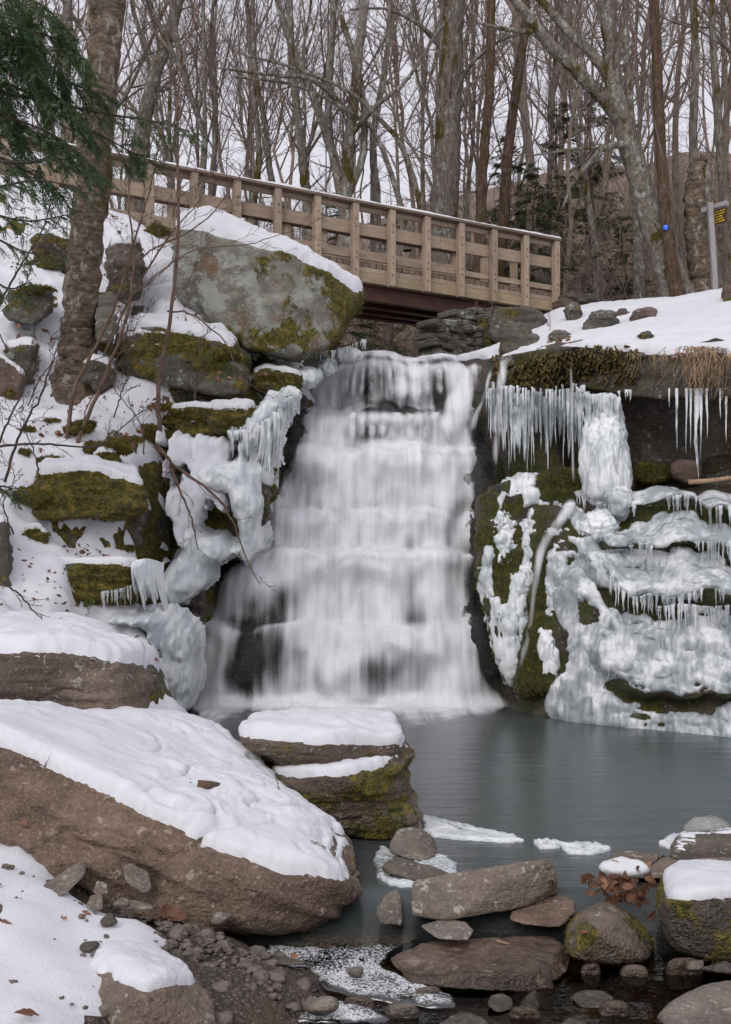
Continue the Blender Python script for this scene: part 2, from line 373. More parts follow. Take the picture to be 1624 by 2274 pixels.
simple('twig', (.105, .080, .068), (.19, .150, .130), 5, .8, .1)
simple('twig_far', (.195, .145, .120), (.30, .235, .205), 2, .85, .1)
simple('twig_red', (.085, .050, .036), (.170, .110, .082), 5, .75, .1)
simple('twig_dark', (.035, .026, .021), (.075, .055, .045), 7, .7, .1)
simple('litter', (.16, .112, .085), (.28, .21, .165), 7, .9, .9, .03)
simple('soil', (.060, .036, .025), (.130, .082, .058), 9, .95, 1.0, .03)
t = NT('bed_soil'); P = t.pos(); vr = t.n('TexVoronoi', {'Vector': P, 'Scale': 55.0}); v2 = t.n('TexVoronoi', {'Vector': P, 'Scale': 21.0}); n1 = t.noise(P, 6, 4, .65); n2 = t.noise(P, 40, 2, .6)
g = t.n('SeparateColor', {0: vr.outputs['Color']}).outputs[0]
col = t.mix(g, (.075, .055, .043), (.20, .16, .135)); col = t.mix(t.step(vr.outputs[0], .25, .6, 0, .8), col, (.03, .022, .017)); col = t.mix(t.step(n1, .48, .62), col, t.mix(n2, (.05, .030, .021), (.125, .080, .057)))
t.surf(t.bsdf(col, .85, t.bump(t.math('ADD', t.math('MULTIPLY', vr.outputs[0], -1.0), t.math('ADD', t.math('MULTIPLY', v2.outputs[0], -.8), n2)), .9, .02)))
simple('gravel', (.10, .080, .068), (.22, .185, .160), 20, .8, .8, .02)
simple('hanging_moss', (.055, .045, .012), (.16, .115, .040), 9, .9, .3)
simple('dead_grass', (.24, .150, .090), (.42, .30, .19), 12, .8, .2)
# leaves: needles, ferns, dry leaves
def leafmat(name, c1, c2, trans=.25, scale=3, rough=.6):
    t = NT(name); n1 = t.noise(t.pos(), scale, 4, .6); col = t.mix(t.step(n1, .3, .7), c1, c2)
    a = t.bsdf(col, rough, **{'Specular IOR Level': .3}); b = t.n('BsdfTranslucent', {'Color': col}).outputs[0]
    t.surf(t.n('MixShader', {0: trans, 1: a, 2: b}).outputs[0])
leafmat('needles', (.038, .078, .034), (.115, .165, .070), .35)
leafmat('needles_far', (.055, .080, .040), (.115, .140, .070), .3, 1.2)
leafmat('fern', (.060, .105, .018), (.15, .21, .045), .35, 8)
leafmat('dry_leaf', (.22, .105, .060), (.40, .23, .145), .25, 14)
leafmat('dry_leaf_dark', (.11, .050, .030), (.23, .115, .072), .2, 14)
leafmat('moss_tuft', (.075, .068, .012), (.27, .20, .032), .3, 7)
# ice
def icemat(name, c1, c2, trans, rough, bump=.8, fine=60):
    t = NT(name); P = t.pos()
    v = t.n('TexVoronoi', {'Vector': P, 'Scale': fine}).outputs[0]; n1 = t.noise(P, 2.6, 3, .6); n2 = t.noise(t.mapv(P, (1, 1, .15)), 20, 2, .5)
    k = t.math('ADD', t.math('MULTIPLY', n1, .85), t.math('MULTIPLY', n2, .3))
    col = t.mix(t.step(k, .46, .70), c1, c2); h = t.math('ADD', t.math('MULTIPLY', v, .7), n2)
    tr = t.step(k, .46, .68, trans, trans*.25)
    t.surf(t.bsdf(col, rough, t.bump(h, bump, .012), **{'Transmission Weight': tr, 'IOR': 1.31, 'Specular IOR Level': .6}))
icemat('ice', (.74, .80, .83), (.89, .905, .92), .28, .14, .35)
icemat('ice_white', (.66, .72, .755), (.86, .875, .895), .50, .16, .3, 45)
icemat('icicle', (.78, .84, .87), (.90, .93, .95), .72, .07, .4, 30)
icemat('ice_clear', (.60, .68, .72), (.80, .84, .86), .70, .10, .9, 50)
# falling water, long exposure: attribute dens = how thick, fu / fv = across / along the flow
t = NT('falling_water'); d = t.attr('dens')
c = t.n('CombineXYZ', {0: t.attr('fu'), 1: t.attr('fv'), 2: 0.0}).outputs[0]
s1 = t.noise(t.mapv(c, (5.5, .42, 1)), 1.0, 2, .45); s2 = t.noise(t.mapv(c, (17, .5, 1)), 1.0, 1, .5); s3 = t.noise(t.mapv(c, (1.9, 1.2, 1)), 1.0, 2, .5)
s = t.math('ADD', t.math('MULTIPLY', s1, .55), t.math('ADD', t.math('MULTIPLY', s2, .17), t.math('MULTIPLY', s3, .56)))
k = t.math('MULTIPLY_ADD', t.math('SUBTRACT', s, .64), 2.2, d)
fac = t.step(k, -.05, 1.0)
dif = t.n('BsdfDiffuse', {'Color': (.88, .88, .91)}).outputs[0]; trl = t.n('BsdfTranslucent', {'Color': (.88, .88, .91)}).outputs[0]
body = t.n('MixShader', {0: .12, 1: dif, 2: trl}).outputs[0]
t.surf(t.n('MixShader', {0: fac, 1: t.n('BsdfTransparent').outputs[0], 2: body}).outputs[0])
# pool
t = NT('pool_water'); P = t.pos()
n1 = t.noise(t.mapv(P, (1.2, 4.5, 1)), 1.1, 5, .6); n2 = t.noise(t.mapv(P, (.35, .9, 1)), 1.0, 3, .5)
col = t.mix(n2, (.045, .054, .054), (.085, .098, .097))
t.surf(t.bsdf(col, .24, t.bump(n1, .35, .05), **{'Specular IOR Level': .6, 'IOR': 1.33}))
t = NT('stream_water'); P = t.pos(); n1 = t.noise(P, 5, 4, .5); n2 = t.noise(t.mapv(P, (1, 2.5, 1)), 2, 3)
gl = t.n('BsdfGlossy', {'Color': (1, 1, 1), 'Roughness': .04, 'Normal': t.bump(t.math('ADD', n1, n2), .22, .03)}).outputs[0]
tr = t.n('BsdfTransparent', {'Color': (.74, .64, .52)}).outputs[0]
fr = t.n('Fresnel', {'IOR': 1.33, 'Normal': t.bump(t.math('ADD', n1, n2), .22, .03)}).outputs[0]
clear = t.n('MixShader', {0: fr, 1: tr, 2: gl}).outputs[0]
deep = t.bsdf(t.mix(t.noise(t.mapv(P, (.35, .9, 1)), 1.0, 3, .5), (.045, .054, .054), (.085, .098, .097)), .24, t.bump(t.noise(t.mapv(P, (1.2, 4.5, 1)), 1.1, 5, .6), .35, .05), **{'Specular IOR Level': .6, 'IOR': 1.33})
yy = t.n('SeparateXYZ', {0: P}).outputs[1]
t.surf(t.n('MixShader', {0: t.step(t.math('ADD', yy, t.math('MULTIPLY', n1, .25)), 4.85, 5.35), 1: clear, 2: deep}).outputs[0])   # the bed drops away into the pool
t = NT('frost_ice'); P = t.pos(); n1 = t.noise(P, 80, 3, .7); n2 = t.noise(P, 5, 5, .65); e = t.attr('dens')
sp = t.step(t.math('ADD', t.math('MULTIPLY', n1, .75), t.math('MULTIPLY', n2, .5)), .52, .74)
sp = t.math('MULTIPLY', sp, t.step(t.math('ADD', e, t.math('MULTIPLY', t.math('SUBTRACT', n2, .5), 1.2)), .2, .6))
wht = t.bsdf((.74, .75, .78), .6); clr = t.n('MixShader', {0: .12, 1: t.n('BsdfTransparent', {'Color': (.8, .8, .8)}).outputs[0], 2: t.n('BsdfGlossy', {'Roughness': .15, 'Color': (.9, .9, .9)}).outputs[0]}).outputs[0]
t.surf(t.n('MixShader', {0: sp, 1: clr, 2: wht}).outputs[0])
simple('sign_brown', (.045, .026, .012), (.065, .036, .018), 5, .6, .1)
simple('sign_yellow', (.62, .40, .03), (.70, .46, .05), 5, .6, .1)
simple('marker_blue', (.010, .075, .55), (.015, .10, .65), 5, .4, .05)
simple('marker_white', (.5, .6, .75), (.6, .7, .8), 5, .5, .05)
# ================================================================== SETTING
def heightfield(name, x0, x1, nx, y0, y1, ny, fn, mat, noise=(.05, 2.0), seed=3, kind='structure', label=None, cat=None, mosswt=None):
    X, Y = np.meshgrid(np.linspace(x0, x1, nx), np.linspace(y0, y1, ny)); Z = fn(X, Y)
    V = np.c_[X.ravel(), Y.ravel(), Z.ravel()]; V[:, 2] += noise[0]*fbm(V*noise[1], 5, seed)
    F = grid_faces(ny, nx); at = {'moss': np.zeros(len(V)) if mosswt is None else mosswt(V)}
    o = link(name, mesh_np(name, V, F, at, mats=[mat])); tag(o, label, cat, None, kind); GEO[name] = (V, F, None)
    return o, V, F
# ---- forest floor and hillside behind
def hill(X, Y):
    sl = .33+.16*sst(X, -25, 30)
    z = 6.95+.012*(Y-20)*0+np.clip(Y-27, 0, 60)*sl*sst(Y, 24, 40)+.35*sst(X, 2, 6)-1.3*(1-sst(Y, 22.5, 27))
    ch = 2.3*np.exp(-((X-.4-.05*(Y-18))/1.7)**2)*(1-sst(Y, 26, 40)); z = z-ch
    P = np.c_[X.ravel()*.12, Y.ravel()*.12, np.zeros(X.size)]
    return z+(.9*fbm(P, 3, 5).reshape(X.shape))*sst(Y, 26, 45)
ff, fV, fF = heightfield('forest_floor', -75, 75, 120, 19.5, 150, 130, hill, M['litter'], (.08, 1.0), 8, 'structure', 'brown leaf covered forest floor rising behind the bridge', 'ground')
# ---- left bank
LB = [(0,1480,8.3),(0,1380,9.3),(0,1250,10.6),(0,1150,11.2),(0,1000,12.0),(0,850,13),(0,700,14),(0,560,15),(0,400,16.2),
      (150,1330,10.6),(150,1240,11.3),(150,1060,12.0),(150,900,13.0),(150,800,13.6),(150,560,15.4),(160,430,16.6),
      (300,1430,10.8),(300,1350,11.3),(300,1240,11.9),(300,1060,12.4),(300,950,12.9),(300,850,13.7),(300,720,14.7),(330,600,15.7),(330,540,16.6),
      (560,830,14.9),(650,815,16)]
LBp = [px(*q) for q in LB]+[(-2.35,11.9,.5),(-2.42,12.5,1.5),(-2.36,12.8,2.2),(-2.2,13.2,2.8),(-2.0,13.6,3.3),(-1.78,14.0,3.8),(-1.48,14.6,4.2),(-2.15,11.9,-.4),(-2.2,12.3,-.5),(-2.17,12.8,-.5),(-2.05,13.2,-.4),(-1.85,13.6,.0),(-1.62,14.0,.8),(-1.38,14.5,1.8),(-1.15,15.0,2.8),(-.95,15.6,3.6),(-.6,16.2,3.9),(-.2,16.2,3.8),(-1.2,12.2,-.6),(-.8,13.2,-.6),(-.3,14,-.2),(-.3,15,1.5),(-2.6,10.6,-.2),(-2.3,9.5,-.5),(-3.0,8.6,.2),
       (-7,10,2.6),(-7,13,5.2),(-7,16,8.2),(-4.5,18,7.6),(-3,18.5,7.0),(-1.5,18.5,5.6),(-.6,18,4.6),(-7,20,8.2),(-3,22,7.2),(-.8,22,4.9),(-4.5,8,1.0),(-6,8,1.5)]
bankZ = RBF(LBp)
def bank_fn(X, Y):
    Z = bankZ(X, Y)
    P = np.c_[X.ravel(), Y.ravel(), np.zeros(X.size)]
    st = Z+.75*fbm(P*.7, 4, 12).reshape(X.shape)
    k = .62; q = st/k; fr = q-np.floor(q); stepped = (np.floor(q)+sst(fr, .25, .75))*k     # broken bedding ledges
    return Z*.66+(stepped-(st-Z))*.34
bank, bV, bF = heightfield('left_bank', -7.2, -.1, 200, 7.6, 20, 285, bank_fn, M['rock_bank'], (.16, 1.7), 14, 'structure', 'steep snowy stream bank with broken mossy ledges', 'bank',
                           mosswt=lambda V: .55+.5*fbm(V*1.1, 3, 77))
bN = vnormals(bV, bF)
snow_sheet('snow', bV, bF, bN, bank, T=.07, thr=.44, soft=.30, namp=1.35, nfreq=3.2, seed=5,
           extra=lambda V: -.6*sst(-V[:, 2]+.25, 0, .3)-.9*sst(V[:, 0], -1.3, -.7)*sst(-V[:, 1]+15.2, 0, .8)+.25)
# ---- stream bed and gravel shore
SB = [(0,1830,5.2),(0,2000,4.3),(100,2150,3.9),(200,2250,3.6),(-300,1800,5),(300,2050,4.6),(450,2060,4.7),(560,2130,4.4),(650,2200,4.2)]
SBp = [px(*q) for q in SB]+[(-.72,3.5,-.06),(-.5,3.7,-.10),(-.95,3.45,.0),(-2.5,3.6,.25),(0,4.2,-.3),(.5,4.5,-.33),(1.2,4.3,-.34),(.3,3.5,-.3),(1.2,3.4,-.33),(2.5,4,-.3),(2.5,5,-.2),(.8,5.5,-.35),(0,5.6,-.35),(-.6,5,-.25),(0,6.5,-.6),(1.5,7,-.6),
       (0,9,-1),(2,9,-1),(3.4,6,-.2),(4.5,6,.3),(5,8,-.6),(-1,7,-.4),(-1.5,9,-.6),(-2.6,8,.1),(-3.5,7,.5),(-4.5,5,.8),(-1.6,11,-.8),(-.5,3,-.05),(1,13.5,-1),(-1,13.5,-1),(4,12,-.9),(7,4,.4)]
bedZ = RBF(SBp)
bed, sV, sF = heightfield('stream_bed', -5.5, 7, 205, 2.4, 14, 175, bedZ, M['bed_soil'], (.075, 2.8), 23, 'structure', 'gravelly stream bed with snowy shore at its edge', 'stream bed')
sN = vnormals(sV, sF)
snow_sheet('snow', sV, sF, sN, bed, T=.045, thr=.35, soft=.5, namp=1.15, nfreq=4.1, seed=9,
           extra=lambda V: -2.6*sst(V[:, 0]+.16*(V[:, 1]-4.4), -.98, -.66)-1.5*sst(-V[:, 2], -.02, .08)-1.6*np.exp(-((V[:, 0]+1.25)/.33)**2-((V[:, 1]-4.78)/.22)**2)
           -1.3*np.exp(-((V[:, 0]+.95)/.3)**2-((V[:, 1]-4.6)/.16)**2)-.5*np.exp(-((V[:, 0]+1.15)/.3)**2-((V[:, 1]-4.1)/.12)**2)-2.2*np.exp(-((V[:, 0]+.72)/.30)**2-((V[:, 1]-3.55)/.3)**2)+.1)
# ---- water sheets
def sheet(name, xs, ys, zf, mat, label, cat='water'):
    X, Y = np.meshgrid(xs, ys); V = np.c_[X.ravel(), Y.ravel(), zf(X, Y).ravel()]
    o = link(name, mesh_np(name, V, grid_faces(len(ys), len(xs)), mats=[mat])); return tag(o, label, cat, None, 'structure')
sheet('pool_water', np.linspace(-4.5, 8, 80), np.linspace(5.3, 15, 70), lambda X, Y: 0*X, M['pool_water'], 'grey green pool of calm water below the falls')
sheet('stream_water', np.linspace(-1.9, 6, 90), np.linspace(2.4, 5.3, 60), lambda X, Y: -.17*(1-sst(Y, 4.75, 5.3)), M['stream_water'], 'clear shallow brown water running between foreground rocks')
# ---- the waterfall: dark stepped rock and the sheet of water over it
PROF = [(760,22),(790,17.6),(797,17.0),(808,16.5),(822,16.25),(850,16.12),(898,16.0),(908,15.65),(922,15.3),(940,15.2),(980,15.05),(996,14.75),(1012,14.55),(1060,14.42),(1120,14.32),
        (1134,14.15),(1155,14.05),(1210,13.95),(1224,13.72),(1245,13.6),(1300,13.5),(1375,13.4),(1390,13.22),(1410,13.12),(1480,13.05),(1540,12.98),(1562,12.9)]
pv = np.array([a for a, b in PROF], float); pY = np.array([b for a, b in PROF], float); pz = EYE-(pv-V0)/F_PX*pY
plen = np.r_[0, np.cumsum(np.hypot(np.diff(pY), np.diff(pz)))]
EV = [760,797,812,840,870,900,980,1060,1130,1215,1300,1400,1480,1545,1565,1600]
EL = [770,760,735,700,680,668,655,605,575,535,470,438,428,420,418,415]
ER = [1060,1078,1082,1078,1072,1066,1064,1070,1072,1056,1046,1060,1085,1120,1130,1150]
def falls_grid(nr, nc, back=0.0, ext=0.0, seed=1, lump=.22, tail=True):
    t = np.linspace(plen[1], plen[-1], nr); v = np.interp(t, plen, pv); Y = np.interp(t, plen, pY)
    z = np.interp(t, plen, pz)
    if tail:
        t2 = np.linspace(.03, 3.2, 26); v = np.r_[v, np.full(26, 1565)]; Y = np.r_[Y, Y[-1]-t2]; z = np.r_[z, .045*np.exp(-t2*3.5)+.008]; t = np.r_[t, t[-1]+t2]
    c = np.linspace(0, 1, nc); uL = np.interp(v, EV, EL)-ext-16; uR = np.interp(v, EV, ER)+ext+18
    U = uL[:, None]+(uR-uL)[:, None]*c[None]; Yn = np.minimum(Y, 17.0)
    X = (U-U0)/F_PX*Yn[:, None]; Z = np.repeat(z[:, None], nc, 1); YY = np.repeat(Y[:, None], nc, 1)
    # the steps are broken: each column meets them a little higher or lower
    tw = np.minimum(t, plen[-1]); env = sst(tw, plen[4], plen[7])*(1-sst(tw, plen[-1]-.6, plen[-1]))
    sh = .55*fbm(np.c_[X.ravel()*.85, Z.ravel()*.45, 0*X.ravel()], 3, 211).reshape(X.shape)+.25*fbm(np.c_[X.ravel()*2.1, Z.ravel()*.8+5, 0*X.ravel()], 2, 214).reshape(X.shape)
    tq = np.clip(tw[:, None]+env[:, None]*sh, 0, plen[-1]); zq = np.interp(tq.ravel(), plen, pz).reshape(X.shape); Yq = np.interp(tq.ravel(), plen, pY).reshape(X.shape)
    YY = YY+env[:, None]*(np.interp(np.interp(Z.ravel(), pz[::-1], plen[::-1])+(env[:, None]*sh).ravel(), plen, pY).reshape(X.shape)-YY)
    vert = sst(t, plen[4], plen[6])*(1-sst(t, plen[-2], plen[-1]+.1))
    P = np.c_[X.ravel()*1.25, Z.ravel()*.9, np.zeros(X.size)]
    lmp = fbm(P, 3, seed+3).reshape(X.shape); P2 = np.c_[X.ravel()*3.6, Z.ravel()*1.1, np.zeros(X.size)]
    lmp2 = fbm(P2, 2, seed+7).reshape(X.shape)
    Z = Z+(1-sst(t, plen[5], plen[8]))[:, None]*(.10*np.exp(-((U-828)/62)**2)-.05*np.exp(-((U-760)/30)**2)-.05*np.exp(-((U-915)/30)**2)+.04*np.exp(-((U-985)/24)**2)+.03*fbm(np.c_[X.ravel()*3, 0*X.ravel(), 0*X.ravel()], 2, 5).reshape(X.shape))
    YY = YY-vert[:, None]*(lump*2.0*lmp+lump*.5*lmp2)+back
    YY = YY+vert[:, None]*.35*np.abs(2*c-1)[None]**4
    Vv = np.repeat(v[:, None], nc, 1)
    for (gu, gv, ru, rv, am) in BULGE: YY = YY-am*np.exp(-((U-gu)/ru)**2-((Vv-gv)/rv)**2)
    falls_grid.tq = np.interp(Z.ravel(), pz[::-1], plen[::-1]).reshape(X.shape)+env[:, None]*sh
    return X, YY, Z, U, Vv, np.repeat(t[:, None], nc, 1), c
BULGE = [(825,862,58,34,.35),(985,872,30,36,.10),(585,1450,80,80,.40),(830,1460,120,70,.28),(870,935,110,22,.18),(700,1500,60,40,.15),(700,1030,80,40,.22),(940,1025,90,40,.22),(620,1140,60,60,.28),(985,1110,70,50,.28),(780,1110,80,40,.2),(540,1300,60,60,.25),(930,1420,70,60,.25),(760,1250,90,40,.2),(880,1260,60,40,.2),(1000,1250,40,60,.2)]
X, YY, Z, U, Vv, T, c = falls_grid(170, 150, .13, 70, 1, .22, False)
V = np.c_[X.ravel(), YY.ravel(), Z.ravel()]; V += (np.c_[0*V[:, 0], -.10*fbm(V*2.5, 4, 61)+.0*V[:, 0], .03*fbm(V*4, 3, 66)])
fr = link('falls_rock', mesh_np('falls_rock', V, grid_faces(170, 150), {'moss': .30+.9*sst(np.abs(2*np.repeat(c[None], 170, 0).ravel()-1), .80, .95)}, mats=[M['rock_falls']]))
tag(fr, 'dark wet rock steps under the waterfall', 'rock', None, 'structure')
DM = [(828,866,62,40,-.80),(920,868,45,40,-.35),(984,876,28,46,-1.0),(875,914,105,12,-.8),(870,960,90,26,-.40),(850,960,80,18,-.40),(800,972,30,22,-.35),(915,862,12,34,-.2),(750,870,10,40,-.3),(572,1430,72,92,-1.2),(520,1500,36,45,-.6),(700,1500,60,60,-.38),(840,1490,60,65,-.55),(925,1430,45,110,-.30),
      (645,980,22,70,-.5),(880,1065,90,35,-.16),(985,1130,60,50,-.22),(790,1300,60,70,-.16),(900,805,140,9,-.5),(600,1330,60,40,-.25),(1095,1440,25,90,-.35),(740,1150,50,50,-.1),
      (1020,880,14,70,.35),(1035,960,18,60,.3),(715,880,48,75,.65),(700,1000,60,60,.2),(465,1440,40,150,.75),(800,1228,220,10,.28),(850,996,170,9,.3),(1000,1400,35,140,.2),(900,1390,60,10,.18),(780,1560,300,14,.5)]
TREADS = [(912,.25,.15),(996,.45,.35),(1130,.30,.25),(1222,.45,.25),(1388,.42,.22)]
def falls_water(name, back, seed, base, lump, label, parent=None):
    nr, nc = (200, 165) if seed == 1 else (150, 120)
    X, YY, Z, U, Vv, T, c = falls_grid(nr, nc, back, 0, 1, .22, True); n = X.shape[0]
    P = np.c_[X.ravel()*8, Z.ravel()*.5, np.zeros(X.size)]
    YY = YY-lump*fbm(P, 3, seed+30).reshape(X.shape)
    d = np.full(X.shape, base)
    for (gu, gv, ru, rv, am) in DM: d += am*np.exp(-((U-gu)/ru)**2-((Vv-gv)/rv)**2)
    tq = falls_grid.tq
    for tl, am, le in TREADS:                     # foam gathers on each tread and thins out down the drop
        x = tq-np.interp(tl, pv, plen); am = am*np.clip(.75+1.3*fbm(np.c_[X.ravel()*1.6+tl, Z.ravel()*.3, 0*X.ravel()], 2, 31).reshape(X.shape), .1, 1.6); d += am*np.where(x > -.12, np.exp(-np.clip(x, 0, 9)/le), 0)*sst(x, -.12, .0)-am*.28*np.exp(-((x+.34)/.20)**2)
    eg = np.minimum(c, 1-c)[None]*(np.interp(Vv, EV, np.array(ER)-np.array(EL)))
    eg = eg+9*fbm(np.c_[X.ravel()*3, Z.ravel()*.6, 0*X.ravel()], 3, seed+2).reshape(X.shape)
    d -= 1.3*(1-sst(eg, 2, 52))
    d -= 1.7*np.clip((T-plen[-1]-.05)/2.4, 0, 1)**.55
    V = np.c_[X.ravel(), YY.ravel(), Z.ravel()]
    me = mesh_np(name, V, grid_faces(n, nc), {'dens': d.ravel(), 'fu': X.ravel()+seed*3.3, 'fv': T.ravel()}, mats=[M['falling_water']])
    return link(name, me, parent)
wf = tag(falls_water('waterfall', 0, 1, .90, .03, ''), 'white silky waterfall tumbling over rock steps into the pool', 'waterfall', None, 'structure')
fv = falls_water('water_veil', -.08, 2, .30, .04, '', wf)
def streamlet(name, pts, wid, label, dens=.75, seed=5, parent=None, nc=14, fan=None):
    P = spline(arr(pts), 60); nr = len(P); w = np.interp(np.linspace(0, 1, nr), np.linspace(0, 1, len(wid)), wid)/F_PX*P[:, 1]
    c = np.linspace(-1, 1, nc); X = P[:, 0][:, None]+w[:, None]*c[None]*.5; Y = P[:, 1][:, None]-.06*(1-c[None]**2)+0*X; Z = np.repeat(P[:, 2][:, None], nc, 1)
    T = np.repeat(np.linspace(0, 4, nr)[:, None], nc, 1); d = dens-1.1*np.abs(c[None])**2.2+0*X-.9*(1-sst(T, 0, .5))-.9*sst(T, 2.9, 4)
    V = np.c_[X.ravel(), Y.ravel(), Z.ravel()]
    o = link(name, mesh_np(name, V, grid_faces(nr, nc), {'dens': d.ravel(), 'fu': X.ravel()*1.3+seed, 'fv': T.ravel()*.6}, mats=[M['falling_water']]), parent)
    if parent is None: tag(o, label, 'waterfall', None, 'structure')
    return o
for i, (u0, u1, w0) in enumerate([(772,764,16),(790,783,11),(807,802,9),(826,825,10),(846,849,9),(864,869,11),(888,891,30),(922,924,34),(946,949,18),(976,976,14)]):
    streamlet('strand', [(u0, 806, 16.45), (u0, 818, 16.1), ((u0+u1)/2, 850, 15.86), (u1, 905, 15.72)], [w0*1.3, w0*1.6, w0*1.9, w0*2.4], None, .50 if w0 < 20 else .68, 20+i, wf, 14)
for i, (u0, w0) in enumerate([(786,14),(806,14),(828,18),(852,20),(880,26),(912,28),(942,24),(968,20)]):
    streamlet('strand', [(u0, 914, 15.5), (u0-1, 924, 15.12), (u0-2, 950, 14.98), (u0-4, 1000, 14.85)], [w0*1.4, w0*1.6, w0*1.8, w0*2.3], None, .52, 40+i, wf, 14)
streamlet('side_waterfall', [(1060,800,15.6),(1035,850,15.25),(1010,920,15.0),(990,1000,14.7)], [50,66,78,92], 'curved white fall at the edge of the brink', .68, 3)
streamlet('thin_waterfall', [(1092,812,15.0),(1075,880,14.7),(1055,930,14.6),(1040,1000,14.5)], [14,18,24,30], 'thin slanting fall beside the ice curtain', .48, 4)
streamlet('thin_waterfall', [(1124,782,14.85),(1117,830,14.3),(1106,900,14.12),(1100,1000,14.0),(1097,1080,13.9)], [26,34,32,26,20], 'narrow fall dropping from the ledge just left of the ice curtain', .52, 6)
streamlet('thin_waterfall', [(1290,762,14.2),(1272,778,13.95),(1268,830,13.4),(1270,950,13.2),(1272,1060,13.15),(1275,1100,13.1)], [34,18,14,12,14,20], 'thread of water falling in front of the ice curtain', .46, 8)
# ---- right rock ledge: lower ice covered steps with the cave above
BX = np.array([1.45,1.58,1.72,1.85,2.0,2.78,3.6,5.5,8.0]); BY = np.array([15.0,14.2,13.3,12.75,12.25,11.2,10.5,9.6,9.0])
PA = np.array([(-.1,-.8),(.12,0),(.18,.15),(.22,.32),(-.02,.42),(.06,.55),(.28,.72),(.42,.98),(.55,1.12),(.62,1.28),(.36,1.42),(.50,1.53),(.90,1.64),(1.0,1.84),(.78,1.94),(1.25,2.06),(1.46,2.26),(1.32,2.38),(2.3,2.55),(3.2,2.75),(3.4,3.0),(3.4,3.4),(3.2,3.9),(2.6,4.4)])
PB = np.array([(-.05,-.8),(0,0),(.04,.3),(.10,.6),(.16,.9),(.24,1.2),(.40,1.42),(.48,1.6),(.55,1.85),(.75,2.05),(.85,2.25),(1.05,2.4),(1.5,2.5),(1.9,2.6),(2.12,2.75),(2.2,3.0),(2.22,3.4),(2.25,3.8),(2.2,4.2),(2.1,4.6)])
PB = np.c_[np.interp(np.linspace(0, 19, 24), np.arange(20), PB[:, 0]), np.interp(np.linspace(0, 19, 24), np.arange(20), PB[:, 1])]
nx_, nt_ = 280, 215
xs = np.concatenate([np.linspace(1.45, 4.2, 245), np.linspace(4.25, 8, 35)]); tt = np.linspace(0, 23, nt_)
kx = sst(xs, 2.35, 2.95)[None]
S = np.interp(tt, np.arange(24), PA[:, 0])[:, None]*kx+np.interp(tt, np.arange(24), PB[:, 0])[:, None]*(1-kx)
Zc = np.interp(tt, np.arange(24), PA[:, 1])[:, None]*kx+np.interp(tt, np.arange(24), PB[:, 1])[:, None]*(1-kx)
Xc = np.repeat(xs[None], nt_, 0); Yb = np.interp(xs, BX, BY)[None]
Pn = np.c_[Xc.ravel()*1.3, Zc.ravel()*1.5, 0*Xc.ravel()]
wob = fbm(Pn, 4, 31).reshape(Xc.shape); wob2 = fbm(Pn*np.array([2.4, 3.4, 1]), 3, 38).reshape(Xc.shape)
ins = sst(Zc, -.1, .3)*(1-sst(S, 2.3, 3.0))
Yc = Yb+S+ins*(.22*wob+.06*wob2); Zc = Zc+ins*sst(Zc, .1, .5)*(.34*fbm(np.c_[Xc.ravel()*1.15, S.ravel()*.8, 0*Xc.ravel()], 3, 44).reshape(Xc.shape)+.10*fbm(np.c_[Xc.ravel()*4, S.ravel()*2, 0*Xc.ravel()], 2, 47).reshape(Xc.shape))
cV = np.c_[Xc.ravel(), Yc.ravel(), Zc.ravel()]; cV[:, 1] -= .05*fbm(cV*np.array([3, 3, 9]), 4, 51)
cF = grid_faces(nt_, nx_); cN = vnormals(cV, cF)
cliff = link('rock_ledge', mesh_np('rock_ledge', cV, cF, {'moss': np.clip(.55+.3*fbm(cV*1.4, 3, 54)-.5*sst(S.ravel(), 2.1, 2.6), -1, 2)}, mats=[M['rock_cliff']]))
tag(cliff, 'dark mossy rock ledges stepping down to the pool under the ice', 'rock', None, 'structure')
# ice flow over the ledges
Pi = cV*np.array([1.1, 1.1, 1.5])
g1 = fbm(Pi, 4, 81); gcol = fbm(cV*np.array([7, 2, .9]), 3, 84)
up = cN[:, 2]; front = sst(S.ravel(), 2.35, 2.0)*sst(cV[:, 2], 2.75, 2.5)*sst(cV[:, 2], -.15, 0.02)
zone = sst(cV[:, 0], 1.95, 2.3)+.35*sst(cV[:, 2], 1.9, 2.2)
mI = np.clip(.20+1.3*g1+.7*gcol+.85*np.clip(up, -.5, .9), 0, 1)*front
ttv = np.repeat(tt[:, None], nx_, 1).ravel(); gap = fbm(cV*np.array([2.2, 2, 1]), 3, 88)
for q in (3.1, 9.1, 13.1, 16.2): mI -= (.75+1.9*gap)*np.exp(-((ttv-q)/.75)**2)*sst(cV[:, 0], 2.2, 2.5)
mI = np.clip(mI, 0, 1)*np.clip(zone, 0, 1)
for (gu, gv, ru, rv, am) in [(1200,1400,45,170,-1),(1180,1520,50,60,-1),(1400,1525,90,22,-.55),(1480,1570,90,30,-.75),(1450,1345,45,22,-.6),(1500,1370,45,18,-.6),(1490,1120,70,16,-.5),(1340,1330,30,18,-.45),(1560,1190,60,14,-.5),(1230,1130,35,60,-1),
                            (1215,1545,40,45,.9),(1300,1575,45,35,.8),(1240,1350,30,60,.6),(1400,1460,110,50,.6),(1540,1440,90,50,.6),(1400,1270,100,30,.6),(1300,1550,70,50,.5)]:
    yy = cV[:, 1]; uu = U0+F_PX*cV[:, 0]/yy; vv = V0-F_PX*(cV[:, 2]-EYE)/yy
    mI += am*np.exp(-((uu-gu)/ru)**2-((vv-gv)/rv)**2)*front
mI = np.clip(mI, 0, 1)
rnd_ = lambda g: 1-2.0*np.sqrt(g*g+.012)
bub = 1-.75*sst(cV[:, 0], 2.7, 3.1)
